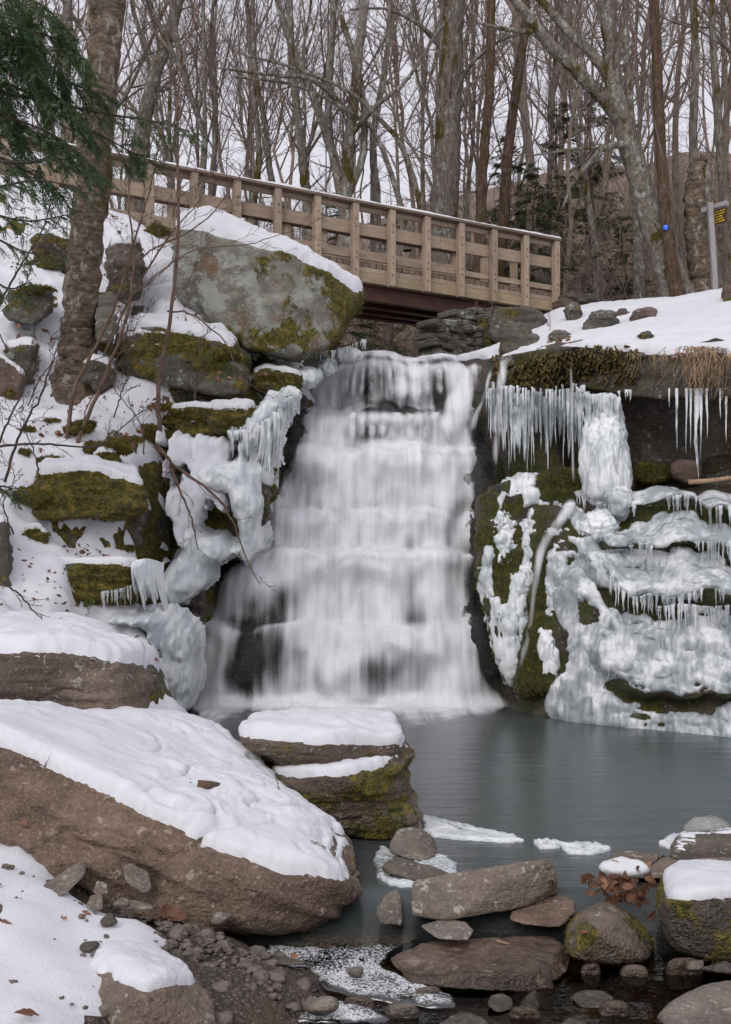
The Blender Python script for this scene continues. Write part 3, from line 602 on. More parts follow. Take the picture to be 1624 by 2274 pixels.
bl = rnd_(gn(cV*np.array([3.6, 3.6, 4.6]), 91)); bl2 = rnd_(gn(cV*np.array([9, 9, 10]), 93)); rid = rnd_(gn(cV*np.array([15, 4, 1.1]), 95)); swl = fbm(cV*np.array([1.5, 2, 5]), 3, 97)
vert_ = sst(np.abs(up), .75, .3)
hI = .06*(1-(1-mI)**2)+np.minimum(mI*2, 1)*(bub*(.035*bl+.008*bl2)+.03*rid*vert_+.03*swl)-.03*(mI < .03)
iV = cV+(cN*.8+np.array([0, -.35, .15]))*hI[:, None]
keep = mI[cF].max(1) > .02
iV2, iF2, _ = subset(iV, cF, keep)
ice_o = link('ice_flow', mesh_np('ice_flow', iV2, iF2, mats=[M['ice_white']]))
tag(ice_o, 'thick lumpy white ice flowing over the dark ledges beside the pool', 'ice')
# ---- right bank above: cap rock with overhang and snowy ground
CX = np.array([.9,1.3,1.6,1.78,2.6,3.3,4.25,6,9]); CY = np.array([18.6,17.2,16.1,15.1,14.2,13.3,12.4,11.5,11.0])
TP = [(1000,806,16.6),(1040,800,16.2),(1090,797,15.05),(1250,768,14.25),(1400,778,13.35),(1624,787,12.4),(1100,775,17),(1180,745,17.5),(1250,715,18.6),(1330,738,16.5),(1400,732,15.4),(1500,700,16.6),(1560,672,17.2),(1624,660,17.6),(1300,690,20),
      (1240,692,20.8),(1500,668,20),(1400,676,21),(1624,650,21)]
TPp = [px(*q) for q in TP]+[(6,11.5,4.1),(9,11,4.3),(8,16,6.4),(9,21,7.6),(.9,18,4.9),(1.2,20,5.2),(1.6,22,5.6),(3,23,7.0),(6,23,7.3),(.5,20,4.8),(.5,23,4.9)]
topZ = RBF(TPp)
dyr = np.concatenate([np.linspace(2.2, .25, 16), np.linspace(.18, -.06, 8), np.linspace(-.06, .10, 16), np.linspace(.13, 1.5, 60), np.linspace(1.55, 9.5, 90)])
dzr = np.concatenate([np.linspace(-.45, -.56, 16), np.linspace(-.565, -.50, 8), np.linspace(-.47, -.02, 16), np.zeros(60), np.zeros(90)])
xr = np.concatenate([np.linspace(.95, 5, 180), np.linspace(5.05, 9, 28)]); nr, nc = len(dyr), len(xr)
Xr = np.repeat(xr[None], nr, 0); cyr = np.interp(xr, CX, CY)[None]+.14*fbm(np.c_[xr*2.2, 0*xr, 0*xr], 4, 17)[None]
Yr = cyr+dyr[:, None]; Zr = topZ(Xr, np.maximum(Yr, cyr))+dzr[:, None]*(1+.25*fbm(np.c_[xr*1.4, 0*xr, 0*xr], 3, 19))[None]
rV = np.c_[Xr.ravel(), Yr.ravel(), Zr.ravel()]; fm = sst(np.repeat(dzr[:, None], nc, 1).ravel(), -.01, -.1)
rV[:, 1] -= fm*(.16*fbm(rV*np.array([2.2, 1, 7]), 4, 71)+.12*fbm(rV*np.array([5, 2, 2]), 3, 75)); rV[:, 2] += .05*fbm(rV*1.6, 4, 73)
rF = grid_faces(nr, nc); rN = vnormals(rV, rF)
rb = link('right_bank', mesh_np('right_bank', rV, rF, {'moss': np.clip(.50+.45*fbm(rV*1.5, 3, 78)-.35*sst(rV[:, 0], 3.0, 3.6)*fm, -1, 2)}, mats=[M['rock_cliff']]))
tag(rb, 'overhanging cap rock ledge with snowy ground running up to the bridge', 'bank', None, 'structure')
snow_sheet('snow', rV, rF, rN, rb, T=.08, thr=.62, soft=.30, namp=.85, nfreq=2.4, seed=31, tilt=.2,
           extra=lambda V: -4*fm+.9*sst(V[:, 0], 2.9, 3.6)-1.4*np.exp(-((V[:, 0]-2.75)/.55)**2-((V[:, 1]-14.6)/.45)**2)-1.2*np.exp(-((V[:, 0]-1.7)/.6)**2-((V[:, 1]-15.2)/.25)**2)-.75*np.exp(-((V[:, 0]-2.8)/1.5)**2-((V[:, 1]-18.3)/2.2)**2)-.5*np.exp(-((V[:, 0]-2.2)/.7)**2-((V[:, 1]-16)/.8)**2)-2*sst(-V[:, 0]+1.25, 0, .25)+.1)

GEO['right_bank'] = (rV, rF, None); GEO['rock_ledge'] = (cV, cF, None); GEO['ice_flow'] = (iV2, iF2, None)
LIPS = [(np.c_[Xc[int(q*nt_/23)], Yc[int(q*nt_/23)], Zc[int(q*nt_/23)]]) for q in (4.0, 10.0, 14.0, 17.0)]
# ================================================================== FOOTBRIDGE
A_ = np.array([(330-U0)/F_PX*17.5, 17.5]); B_ = np.array([(1230-U0)/F_PX*21.4, 21.4]); ZT = 8.43
dv = (B_-A_); Lb = np.linalg.norm(dv); dv /= Lb; nv = np.array([-dv[1], dv[0]]); sp = Lb/11; ang = math.atan2(dv[1], dv[0]); WID = 1.45
br = empty('footbridge', (A_[0], A_[1], ZT-1.42)); tag(br, 'weathered wooden footbridge with post and rail sides crossing above the falls', 'bridge')
def bpart(name, me, s, off, z, vertical=False, par=br, wob=0):
    p = A_+dv*s+nv*off; o = link(name, me, par, (p[0]-A_[0], p[1]-A_[1], z-(ZT-1.42)))
    if vertical: o.rotation_euler = (0, R(-90), ang)
    else: o.rotation_euler = (0, R(random.uniform(-wob, wob)), ang)
    return o
random.seed(4)
pm = box_mesh('post', 1.40, .125, .125, M['wood'], .006); boltm = None
bm = bmesh.new(); bmesh.ops.create_cone(bm, cap_ends=True, segments=8, radius1=.016, radius2=.012, depth=.016); boltm = bpy.data.meshes.new('bolt'); bm.to_mesh(boltm); bm.free(); boltm.materials.append(M['bolt'])
for i in range(-3, 12):
    o = bpart('post', pm, i*sp, -.07, ZT-.05-.70, True)
    for z in (.28, .42, -.18, -.28, -.5):
        b = link('bolt', boltm, o, (z, -.066, 0)); b.rotation_euler = (R(90), 0, 0)
    bpart('post', pm, i*sp+.12, WID+.07, ZT-.05-.70, True)
def run(name, s0, s1, off, z, sy, sz, mat, nseg=1, wob=.15):
    st = np.linspace(s0, s1, nseg+1)
    for a, b in zip(st[:-1], st[1:]):
        bpart(name, box_mesh(name, b-a-.006, sy, sz, mat, .004), (a+b)/2, off, z, wob=wob)
s0, s1 = -3.3*sp, 11*sp+.10
run('handrail', s0, s1, -.03, ZT-.022, .24, .045, M['wood_dark'], 4, .1); run('handrail', s0, s1-1.4, WID+.03, ZT-.022, .24, .045, M['wood_dark'], 4, .1)
run('handrail_support', s0, s1-.06, .03, ZT-.09, .05, .085, M['wood'], 4, .1)
run('rail_board', s0, s1-.06, .03, ZT-.455, .045, .225, M['wood'], 4); run('rail_board', s0, s1-1.5, WID-.03, ZT-.455, .045, .225, M['wood'], 4)
run('rail_board', s0, s1-.06, .03, ZT-.955, .045, .10, M['wood'], 4); run('rail_board', s0, s1-1.5, WID-.03, ZT-.90, .045, .20, M['wood'], 4)
run('edge_beam', s0, s1-.05, .05, ZT-1.185, .09, .085, M['wood'], 3); run('fascia_beam', s0, s1-.05, .04, ZT-1.325, .10, .185, M['wood_fresh'], 4)
run('edge_beam', s0, s1-.05, WID-.05, ZT-1.185, .09, .085, M['wood'], 3); run('fascia_beam', s0, s1-.05, WID-.04, ZT-1.325, .10, .185, M['wood_fresh'], 4)
dm = [box_mesh('deck_board', .118, WID-.02, .09+.006*k, M['wood_dark'], .004) for k in range(2)]
ndk = int((s1-s0)/.135)
for i in range(ndk):
    o = bpart('deck_board', dm[i % 2], s0+.07+i*.135, WID/2+random.uniform(-.012, .012), ZT-1.092+random.uniform(-.006, .006))
for k, off in enumerate((.16, .60, 1.0, 1.32)):
    me = bpy.data.meshes.new('steel_beam'); bm = bmesh.new()
    for (sy, sz, z) in ((.13, .018, .13), (.014, .25, 0), (.13, .018, -.13)):
        r = bmesh.ops.create_cube(bm, size=1); bmesh.ops.scale(bm, vec=(s1-s0-.3, sy, sz), verts=r['verts']); bmesh.ops.translate(bm, vec=(0, 0, z), verts=r['verts'])
    bm.to_mesh(me); bm.free(); me.materials.append(M['steel']); bpart('steel_beam', me, (s0+s1)/2, off, ZT-1.42-.145)
# snow along the handrail
n = 300; sX = np.linspace(s0, s1-.02, n); rows = np.linspace(-1, 1, 7); V = []
for sx in sX:
    hh = .014+.012*gn(np.array([[sx*1.3, 0, 0]]), 3)[0]+.006*gn(np.array([[sx*6, 2, 0]]), 3)[0]
    for c in rows: V.append((sx, c*.118, max(hh*2.4+.014, .010)*(1-abs(c)**4)-.002))
me = mesh_np('snow_cap', np.array(V), grid_faces(n, 7), mats=[M['snow']]); o = bpart('snow_cap', me, 0, -.03, ZT+.001); o['kind'] = 'stuff'
me = box_mesh('end_beam', .20, WID+.1, .30, M['wood_fresh'])
bpart('end_beam', me, s1+.10, WID/2, ZT-1.25)
# ------------------------------------------------------------------ trail sign and marker
sg = empty('trail_sign', px(1590, 660, 20.3)); tag(sg, 'brown trail sign with yellow lettering hung from a grey post arm', 'sign')
def spart(name, me, c, par=sg, rot=(0, 0, 0), base=px(1590, 660, 20.3)):
    o = link(name, me, par, tuple(np.array(c)-np.array(base))); o.rotation_euler = rot; return o
pb = np.array(px(1590, 668, 20.3)); pt = np.array(px(1577, 452, 20.3))
o = spart('post', box_mesh('post', 1.88, .11, .10, M['wood_grey'], .008), (pb+pt)/2, rot=(0, R(-93.5), 0))
o = spart('arm', box_mesh('arm', .55, .10, .09, M['wood_grey'], .006), np.array(px(1588, 459, 20.42)), rot=(0, R(0), R(-52)))
sc_ = np.array(px(1592, 482, 20.42)); brd = spart('board', box_mesh('board', .44, .025, .27, M['sign_brown'], .004), sc_, rot=(0, 0, R(-52)))
for r in range(5):
    rr = random.Random(r); x = -.19
    while x < .17:
        wl = rr.uniform(.02, .07)
        if x+wl > .2: break
        b = link('lettering', box_mesh('lettering', wl, .006, .022, M['sign_yellow'], 0), brd, (x+wl/2, -.014, .10-r*.05)); x += wl+.02
# ================================================================== BOULDERS AND ROCKS
mz = lambda a, b, k=1.0: (lambda V, N: k*sst(V[:, 2], a, b))
def mossfront(k, seed=3, f=1.2): return lambda V, N: k+.55*fbm(V*f, 4, seed)-.3*sst(N[:, 2], .8, .95)
# ---- left bank
rock('boulder', [(392,505,14.3),(392,690,14.2),(470,750,14.2),(700,800,14.5),(795,752,14.9),(828,690,15.2),(815,655,15.3),(600,548,14.3),(455,480,14.8),(405,490,14.8),(470,476,16.4),(760,605,16.8),(810,690,16.6),(620,790,16.4),(420,700,16.3),(395,540,16.2),(640,560,14.35)], M['rock_boulder'], 6, 50, .12, 1.5, .018, 6, 3, chips=14,
     moss=lambda V, N: .26+.62*sst(V[:, 0]+.45*V[:, 2], 1.0, 2.4)+.65*fbm(V*1.7, 4, 5)+.25*sst(-V[:, 2], -5.2, -4.8), snow=dict(T=.10, thr=.62, soft=.16, namp=.30, nfreq=1.8), crack=.02,
     label='huge grey lichened boulder with mossy nose and snow on top under the bridge', cat='boulder')
def ledge(pts, label, mat='rock_bank', k=.6, seed=1, snow=True, sub=5, amp=.065, strata=.045, group=None, name='rock', **kw):
    return rock(name, pts, M[mat], sub, kw.pop('p', 24), amp, kw.pop('freq', 2.4), strata, kw.pop('sfreq', 9), seed, moss=mossfront(k-.12, seed, 1.6), snow=(dict(T=.05, thr=.58, soft=.35, namp=.8, nfreq=3) if snow is True else snow) or None, label=label, group=group, **kw)
def slabpts(u0, u1, v0, v1, Y, dY, skew=0, tilt=0, round_=.07):
    du, dvv = (u1-u0)*round_, (v1-v0)*round_
    s = skew; f = []
    for (Yq, e) in ((Y, 0), (Y+dY, 1)):
        k = Y/Yq
        for (u, v) in ((u0, v0+dvv), (u0+du, v0), (u1-du, v0+tilt), (u1, v0+tilt+dvv), (u1, v1+tilt-dvv), (u1-du*2, v1+tilt), (u0+du*2, v1), (u0, v1-dvv)):
            f.append((U0+(u+s*e-U0)*1.0, v, Yq))
    return f
ledge([(250,740,13.4),(262,800,13.2),(300,850,13.2),(420,868,13.2),(520,885,13.3),(548,860,13.4),(552,790,13.6),(520,760,13.6),(400,735,13.5),(300,722,13.5),(300,705,14.6),(440,705,14.9),(540,745,14.9),(545,860,14.6),(270,840,14.6)],
      'long mossy ledge rock with hanging ferns and a snowy top below the boulder', k=.62, seed=11, sub=6)
ledge(slabpts(382,480,905,962,13.0,.8), 'small mossy ledge block above the left ice curtain, nearer the tree', k=.85, seed=12)
ledge(slabpts(466,566,902,960,12.95,.9), 'small olive mossy block right over the left ice curtain', k=.8, seed=13)
ledge([(72,1075,11.4),(90,1050,11.4),(200,1040,11.5),(300,1070,11.5),(345,1095,11.6),(335,1130,11.5),(270,1160,11.3),(150,1150,11.2),(75,1140,11.2),(100,1020,12.6),(300,1030,12.8),(330,1130,12.6),(80,1140,12.4)],
      'wide golden mossy overhanging rock on the left bank', k=.95, seed=14, sub=6, snow=dict(T=.07, thr=.7, soft=.2, namp=.6, nfreq=2.5))
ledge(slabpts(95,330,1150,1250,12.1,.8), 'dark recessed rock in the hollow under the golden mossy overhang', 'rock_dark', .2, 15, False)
ledge(slabpts(58,308,1246,1342,10.95,1.1,0,6,.06), 'square mossy block with flat snowy top beside the left icicles', k=.85, seed=17, sub=6, p=22)
ledge([(8,690,13.6),(20,650,13.5),(60,632,13.6),(115,650,13.7),(122,690,13.6),(80,720,13.4),(20,715,13.4),(30,640,14.4),(110,650,14.4),(60,715,14.3)], 'grey green angular rock lying left of the birch trunk', k=.4, seed=18)
ledge([(212,760,12.9),(210,690,13.0),(222,650,13.1),(240,640,13.1),(256,655,13.1),(255,710,13.0),(245,760,12.9),(225,650,13.4),(250,660,13.4),(245,755,13.3),(215,755,13.3)], 'upright slab of grey rock leaning on the birch trunk', 'rock_wall', .25, 19, False)
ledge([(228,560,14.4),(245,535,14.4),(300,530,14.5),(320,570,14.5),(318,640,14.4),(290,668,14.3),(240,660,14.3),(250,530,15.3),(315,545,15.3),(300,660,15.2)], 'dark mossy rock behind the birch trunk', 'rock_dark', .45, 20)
ledge(slabpts(15,78,765,855,12.9,.7), 'small mossy rock on the slope left of the birch roots', k=.6, seed=22)
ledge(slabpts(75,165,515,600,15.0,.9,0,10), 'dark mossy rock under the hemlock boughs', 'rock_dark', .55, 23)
ledge(slabpts(20,75,470,520,15.6,.8), 'small dark rock high on the snowy slope', 'rock_dark', .5, 24)
ledge(slabpts(565,668,815,872,14.5,1.0,0,8,.25), 'mossy rock shelf just left of the brink', k=.8, seed=25)
ledge(slabpts(-60,18,1150,1345,10.3,.9), 'mossy pale rock cut by the picture edge beside the square mossy block', 'rock_wall', .5, 26)
ledge(slabpts(45,105,1172,1228,11.1,.5,0,0,.25), 'small round mossy stone with a snowy top in front of the hollow', k=.9, seed=27, sub=5)
ledge(slabpts(205,262,1005,1062,12.0,.5,0,0,.25), 'mossy tussock on the bank above the golden overhang', k=.95, seed=28, sub=5)
ledge(slabpts(80,140,1010,1050,12.0,.5,0,0,.25), 'little mossy hump near the thin sapling stems', k=.95, seed=29, sub=5)
ledge(slabpts(190,250,800,860,13.0,.5,0,10,.25), 'flat grey stone among the birch roots', 'rock_wall', .3, 33, sub=5)
ledge(slabpts(-30,55,795,862,12.7,.6,0,30,.2), 'reddish brown stone jutting from the snow at the picture edge', 'rock_wallred', .1, 34, sub=5)
ledge(slabpts(560,612,1010,1130,13.35,.9,0,0,.25), 'dark green mossy rock between ice and waterfall', 'rock_cliff', .75, 35, False, sub=5)
ledge(slabpts(545,600,1060,1180,13.0,.6,0,0,.25), 'low dark wet rock at the waterfall edge', 'rock_cliff', .6, 36, False, sub=5)
ledge(slabpts(450,566,1040,1240,13.15,1.3,0,0,.12), 'dark mossy overhang carrying the hanging left ice', 'rock_cliff', .5, 38, False)
ledge(slabpts(370,452,1210,1400,12.75,.8,0,0,.2), 'dark wet rock behind the hanging left ice', 'rock_cliff', .35, 37, False)
# ---- right of the falls, mossy columns with ice
rock('rock', [(1050,1130,13.4),(1070,1085,13.4),(1150,1060,13.5),(1215,1075,13.5),(1215,1250,13.0),(1190,1420,12.7),(1140,1545,12.5),(1110,1480,12.8),(1070,1340,13.0),(1048,1230,13.1),(1060,1100,14.4),(1200,1060,14.4),(1200,1500,13.6),(1100,1500,13.6),(1120,1250,12.75)],
     M['rock_cliff'], 6, 12, .10, 2.2, .05, 5, 41, moss=mossfront(.72, 4), label='tall dark mossy rock beside the waterfall, streaked with ice', crack=.03)
rock('rock', [(1190,1240,12.65),(1215,1180,12.75),(1280,1150,12.9),(1300,1200,12.8),(1290,1350,12.4),(1240,1480,12.1),(1200,1580,11.95),(1130,1560,12.15),(1150,1490,12.2),(1175,1350,12.4),(1230,1160,13.6),(1300,1200,13.6),(1220,1560,13.0)],
     M['rock_cliff'], 6, 12, .08, 2.6, .04, 6, 42, moss=mossfront(.95, 6), label='mossy green wedge of rock between the thin stream and the white ice')
rock('rock', slabpts(1195,1305,1040,1200,13.25,1.0,0,0,.1), M['rock_cliff'], 6, 16, .05, 2.6, .05, 7, 43, moss=mossfront(.8, 7), label='dark square mossy rock behind the thread of water')
# ---- pool side and foreground
rock('slab', [(-160,1600,5.1),(0,1672,5.0),(30,1655,5.05),(300,1790,4.95),(400,1845,4.85),(600,1945,4.8),(700,1962,4.85),(790,1985,4.95),(838,2012,5.1),(846,2034,5.1),(825,2052,5.05),(700,2090,4.85),(560,2106,4.72),(400,2060,4.72),(200,1990,4.75),(0,1900,4.8),(-160,1850,4.9),
     (835,1965,5.3),(770,1865,5.75),(640,1765,6.2),(520,1668,6.8),(440,1618,7.2),(340,1612,7.0),(0,1580,7.0),(-160,1560,7.0),(440,1700,7.2),(0,1750,7.0),(770,1950,5.8)], M['rock_slab'], 7, 34, .050, 2.0, .042, 8, 51,
     moss=lambda V, N: .18+.32*fbm(V*1.6, 3, 8)+.15*sst(V[:, 0], -.6, 0), tiltdir=(.42, .1, .9), snow=dict(T=.06, thr=.78, soft=.14, namp=.35, nfreq=1.5, extra=lambda V: -1.4*sst(V[:, 0], -.14, .06)), crack=.03,
     label='long tilted brown slab with a smooth snow sheet sloping to the stream')
rock('boulder', [(-150,1450,7.0),(0,1452,6.85),(100,1450,6.75),(200,1458,6.75),(330,1492,7.05),(352,1535,7.05),(345,1580,7.0),(318,1642,7.0),(260,1640,6.9),(200,1625,6.85),(60,1588,6.85),(0,1570,6.85),(-150,1560,7.0),(-100,1400,8.2),(0,1385,8.3),(150,1398,8.3),(280,1440,8.2),(330,1480,7.9),(0,1560,8.3),(300,1570,8.1)],
     M['rock_brown'], 6, 22, .06, 1.9, .03, 8, 52, moss=lambda V, N: .08+.2*fbm(V*2, 3, 6), snow=dict(T=.085, thr=.64, soft=.16, namp=.35, nfreq=2.4), crack=.03, label='brown weathered boulder with a snowy top overhanging the tilted slab', cat='boulder')
rock('rock', [(-120,1400,8.6),(120,1395,8.6),(260,1430,8.6),(318,1470,8.5),(320,1510,8.5),(0,1500,8.5),(-120,1370,9.8),(200,1385,9.8),(310,1450,9.6),(310,1500,9.6)], M['rock_brown'], 6, 12, .05, 1.9, .0, 8, 53,
     snow=dict(T=.07, thr=.5, soft=.3, namp=.4, nfreq=2.5), label='snow covered brown rock just behind the overhanging boulder')
rock('rock', [(512,1632,6.6),(530,1665,6.45),(640,1742,6.25),(760,1742,6.2),(895,1712,6.3),(920,1680,6.5),(900,1650,6.4),(700,1655,6.15),(560,1640,6.3),(545,1598,7.5),(700,1583,7.7),(860,1592,7.6),(895,1625,7.3),(905,1690,7.3),(620,1700,7.4)], M['rock_brown'], 6, 26, .06, 2.2, .05, 8, 54,
     moss=lambda V, N: .40+.4*fbm(V*1.7, 3, 12), snow=dict(T=.06, thr=.58, soft=.35, namp=.85, nfreq=3.2), label='mossy flat-topped rock under a thick snow cushion at the pool edge')
rock('rock', [(590,1715,6.4),(700,1700,6.3),(905,1690,6.45),(932,1738,6.5),(945,1838,6.45),(870,1868,6.25),(720,1842,6.2),(640,1790,6.25),(640,1740,7.3),(920,1720,7.3),(930,1830,7.3),(780,1720,6.0)], M['rock_brown'], 6, 26, .06, 2.6, .05, 8, 55,
     moss=lambda V, N: .45+.4*fbm(V*1.7, 3, 14), snow=dict(T=.04, thr=.55, soft=.4, namp=1.3, nfreq=3.4), label='mossy lower rock with a snow band, carrying the cushion-topped rock')
def fg(pts, label, mat='rock_brown', seed=1, sub=5, p=14, amp=.02, freq=4, moss=.0, snow=None, strata=.0, **kw):
    kw.setdefault('chips', 5)
    return rock(kw.pop('name', 'rock'), pts, M[mat], sub, p, amp, freq, strata, 12, seed, moss=mossfront(moss, seed, 3) if moss else None, snow=snow, label=label, **kw)
SN = dict(T=.05, thr=.7, soft=.15, namp=.3, nfreq=4)
fg([(862,1895,5.75),(865,1870,5.8),(885,1838,5.9),(930,1838,5.95),(965,1865,5.95),(980,1905,5.85),(930,1915,5.7),(880,1845,6.2),(960,1865,6.2),(960,1905,6.2)], 'pale grey rock standing below the mossy cushion rock', 'rock_grey', 61, amp=.03)
fg([(850,1915,5.5),(880,1900,5.55),(960,1925,5.5),(1005,1945,5.45),(990,1960,5.4),(900,1955,5.35),(848,1935,5.4),(990,1940,5.6),(870,1905,5.7)], 'low wet rock glazed with ice behind the long block', 'rock_dark', 62)
fg([(916,1960,5.0),(950,1950,4.98),(1100,1926,5.0),(1222,1906,5.05),(1234,1925,5.08),(1237,1990,5.1),(1160,2016,5.0),(1010,2042,4.85),(920,2034,4.85),(914,2010,4.86),(930,1956,5.3),(1220,1908,5.4),(1230,1990,5.35),(930,2030,5.2)], 'long rectangular spotted stone block lying aslant in the stream', 'rock_spotted', 63, 6, 30, .016, 3, .0, chips=2)
fg([(832,2030,4.9),(848,1990,5.0),(880,1975,5.05),(895,2010,5.0),(893,2058,4.85),(850,2064,4.82),(860,1985,5.2),(890,2040,5.1)], 'small upright grey stone wedged against the tilted slab', 'rock_grey', 64, amp=.03)
fg([(922,2058,4.75),(970,2040,4.85),(1030,2044,4.85),(1056,2068,4.75),(1040,2088,4.68),(960,2086,4.65),(1000,2042,5.0)], 'low rounded grey stone in front of the long block', 'rock_grey', 65)
fg([(1120,2035,4.95),(1150,2010,5.05),(1230,1985,5.15),(1272,1995,5.15),(1278,2030,5.0),(1240,2060,4.85),(1160,2058,4.85),(1130,2045,4.88),(1250,1990,5.4),(1170,2015,5.4)], 'reddish brown rock propping the right end of the long block', 'rock_slab', 66, amp=.03)
fg([(848,2140,4.55),(880,2118,4.6),(965,2088,4.78),(1100,2083,4.86),(1262,2080,4.9),(1272,2100,4.85),(1270,2145,4.65),(1252,2172,4.5),(1192,2206,4.4),(1150,2200,4.38),(1037,2198,4.36),(877,2176,4.44),(850,2155,4.5),(1180,2160,4.42),(1040,2160,4.4)], 'broad flat brown stone slab lying low in the stream', 'rock_slab', 67, 6, 30, .028, 4, .05, chips=2)
fg([(1246,2090,4.75),(1262,2040,4.85),(1300,2005,4.95),(1345,2000,5.0),(1400,2030,4.95),(1445,2075,4.85),(1466,2115,4.78),(1440,2148,4.65),(1350,2150,4.6),(1265,2130,4.62),(1330,2060,4.5),(1340,2005,5.3),(1440,2080,5.3),(1280,2040,5.2)], 'round brown boulder with a mossy crown in the stream', 'rock_brown', 68, 6, 12, .04, 3, .52, name='boulder', cat='boulder')
fg([(1452,1990,4.75),(1470,1945,4.85),(1500,1935,5.0),(1624,1932,5.1),(1760,1950,5.1),(1770,2120,4.7),(1624,2140,4.55),(1500,2125,4.6),(1462,2080,4.65),(1600,2000,4.45),(1480,1985,4.55),(1500,1925,5.6),(1750,1930,5.7),(1500,2080,5.5)], 'large dark mossy boulder with a snow cap at the picture edge', 'rock_dark', 69, 6, 14, .035, 3, .58, dict(T=.028, thr=.70, soft=.3, namp=.75, nfreq=4), name='boulder', cat='boulder')
fg([(1340,1915,5.55),(1370,1892,5.7),(1450,1895,5.7),(1530,1925,5.5),(1540,1945,5.4),(1440,1955,5.3),(1345,1940,5.35),(1400,1890,6.0),(1500,1910,5.9)], 'flat brown rock behind the clump of dry leaves', 'rock_brown', 70, moss=.25)
fg([(1466,1890,5.9),(1500,1860,6.0),(1560,1850,6.05),(1700,1840,6.1),(1720,1920,5.8),(1600,1925,5.75),(1480,1918,5.75),(1560,1845,6.5),(1700,1840,6.5)], 'dark reddish mossy rock below the pale boulder', 'rock_dark', 71, moss=.35, snow=dict(T=.02, thr=.97, soft=.12, namp=.9, nfreq=6))
fg([(1512,1840,6.5),(1540,1815,6.6),(1590,1812,6.65),(1622,1830,6.6),(1625,1855,6.5),(1560,1868,6.4),(1515,1862,6.4),(1560,1815,6.9),(1610,1830,6.9)], 'pale grey rounded boulder at the right pool edge', 'rock_pale', 72, p=10)
fg([(1530,1925,5.3),(1560,1906,5.4),(1640,1908,5.4),(1700,1930,5.3),(1640,1950,5.2),(1540,1945,5.2),(1600,1905,5.6)], 'flat grey stone behind the snow-capped dark boulder', 'rock_grey', 73)
fg([(1440,2260,3.95),(1500,2215,4.05),(1580,2182,4.15),(1680,2175,4.2),(1760,2240,4.0),(1740,2330,3.8),(1500,2330,3.75),(1620,2178,4.5),(1750,2220,4.5),(1480,2250,4.3)], 'smooth grey rock in the corner of the stream', 'rock_grey', 74, 5, 12)
fg([(1262,2215,4.28),(1290,2200,4.34),(1340,2200,4.34),(1368,2215,4.3),(1350,2240,4.22),(1280,2240,4.2),(1310,2198,4.45)], 'low oval stone glazed by shallow water', 'rock_grey', 75, 5, 10, .01)
fg([(1080,2230,4.2),(1090,2210,4.28),(1115,2205,4.3),(1140,2220,4.26),(1142,2245,4.18),(1100,2252,4.14),(1115,2207,4.4)], 'small domed grey stone with an icy collar', 'rock_grey', 76, 5, 10, .01)
fg([(1150,2245,4.15),(1165,2215,4.22),(1190,2198,4.3),(1198,2212,4.28),(1195,2245,4.18),(1170,2262,4.1),(1185,2215,4.36)], 'small dark wet wedge-shaped stone', 'rock_dark', 77, 5, 12, .015)
fg([(968,2275,3.95),(1000,2250,4.05),(1040,2246,4.08),(1085,2268,4.0),(1100,2320,3.85),(960,2320,3.85),(1030,2250,4.3)], 'grey stone cut by the lower picture edge', 'rock_grey', 78, 5, 12, .02)
fg([(1235,2280,3.95),(1265,2258,4.05),(1305,2268,4.02),(1315,2310,3.85),(1240,2310,3.85),(1270,2262,4.2)], 'little stone half hidden below the oval stone', 'rock_grey', 79, 4, 12, .01)
fg([(162,2215,3.85),(172,2180,3.9),(210,2150,3.92),(260,2140,3.86),(300,2150,3.8),(430,2178,3.85),(462,2195,3.9),(480,2250,3.8),(470,2330,3.65),(200,2340,3.6),(165,2280,3.7),(205,2128,4.15),(250,2098,4.3),(300,2110,4.3),(432,2160,4.15),(470,2220,4.1),(320,2200,3.62),(320,2330,3.55)], 'brown rock with a smooth snow wedge on top in the lower corner', 'rock_brown', 80, 6, 16, .025, 3.5, .16, dict(T=.035, thr=.84, soft=.10, namp=.22, nfreq=3))
fg([(278,2092,4.45),(330,2068,4.55),(400,2066,4.6),(450,2090,4.5),(480,2150,4.3),(500,2180,4.25),(496,2225,4.15),(420,2240,4.0),(300,2120,4.3),(360,2068,4.75),(480,2140,4.6)], 'smooth grey brown stone behind the snow-wedged rock', 'rock_grey', 81, 5, 12, .015)
fg([(500,2180,4.4),(520,2160,4.45),(600,2135,4.55),(660,2160,4.5),(672,2185,4.42),(640,2205,4.32),(540,2208,4.3),(600,2134,4.7)], 'flat grey stone at the edge of the frosted ice', 'rock_grey', 82, 5, 14, .012)
fg([(570,2152,4.45),(578,2132,4.5),(590,2136,4.5),(592,2152,4.45),(580,2134,4.54)], 'little brown pebble perched on the flat grey stone', 'rock_brown', 83, 4, 12, .004)
fg([(672,2190,4.35),(682,2162,4.42),(700,2164,4.42),(712,2200,4.3),(690,2208,4.28),(690,2164,4.5)], 'small black wedge stone against the flat grey stone', 'rock_dark', 84, 4, 14, .01)
fg([(690,2140,4.5),(640,2128,4.6),(618,2138,4.55),(600,2142,4.5),(625,2122,4.65),(655,2135,4.6)], 'small tan stone at the gravel edge', 'rock_grey', 85, 4, 12, .01)
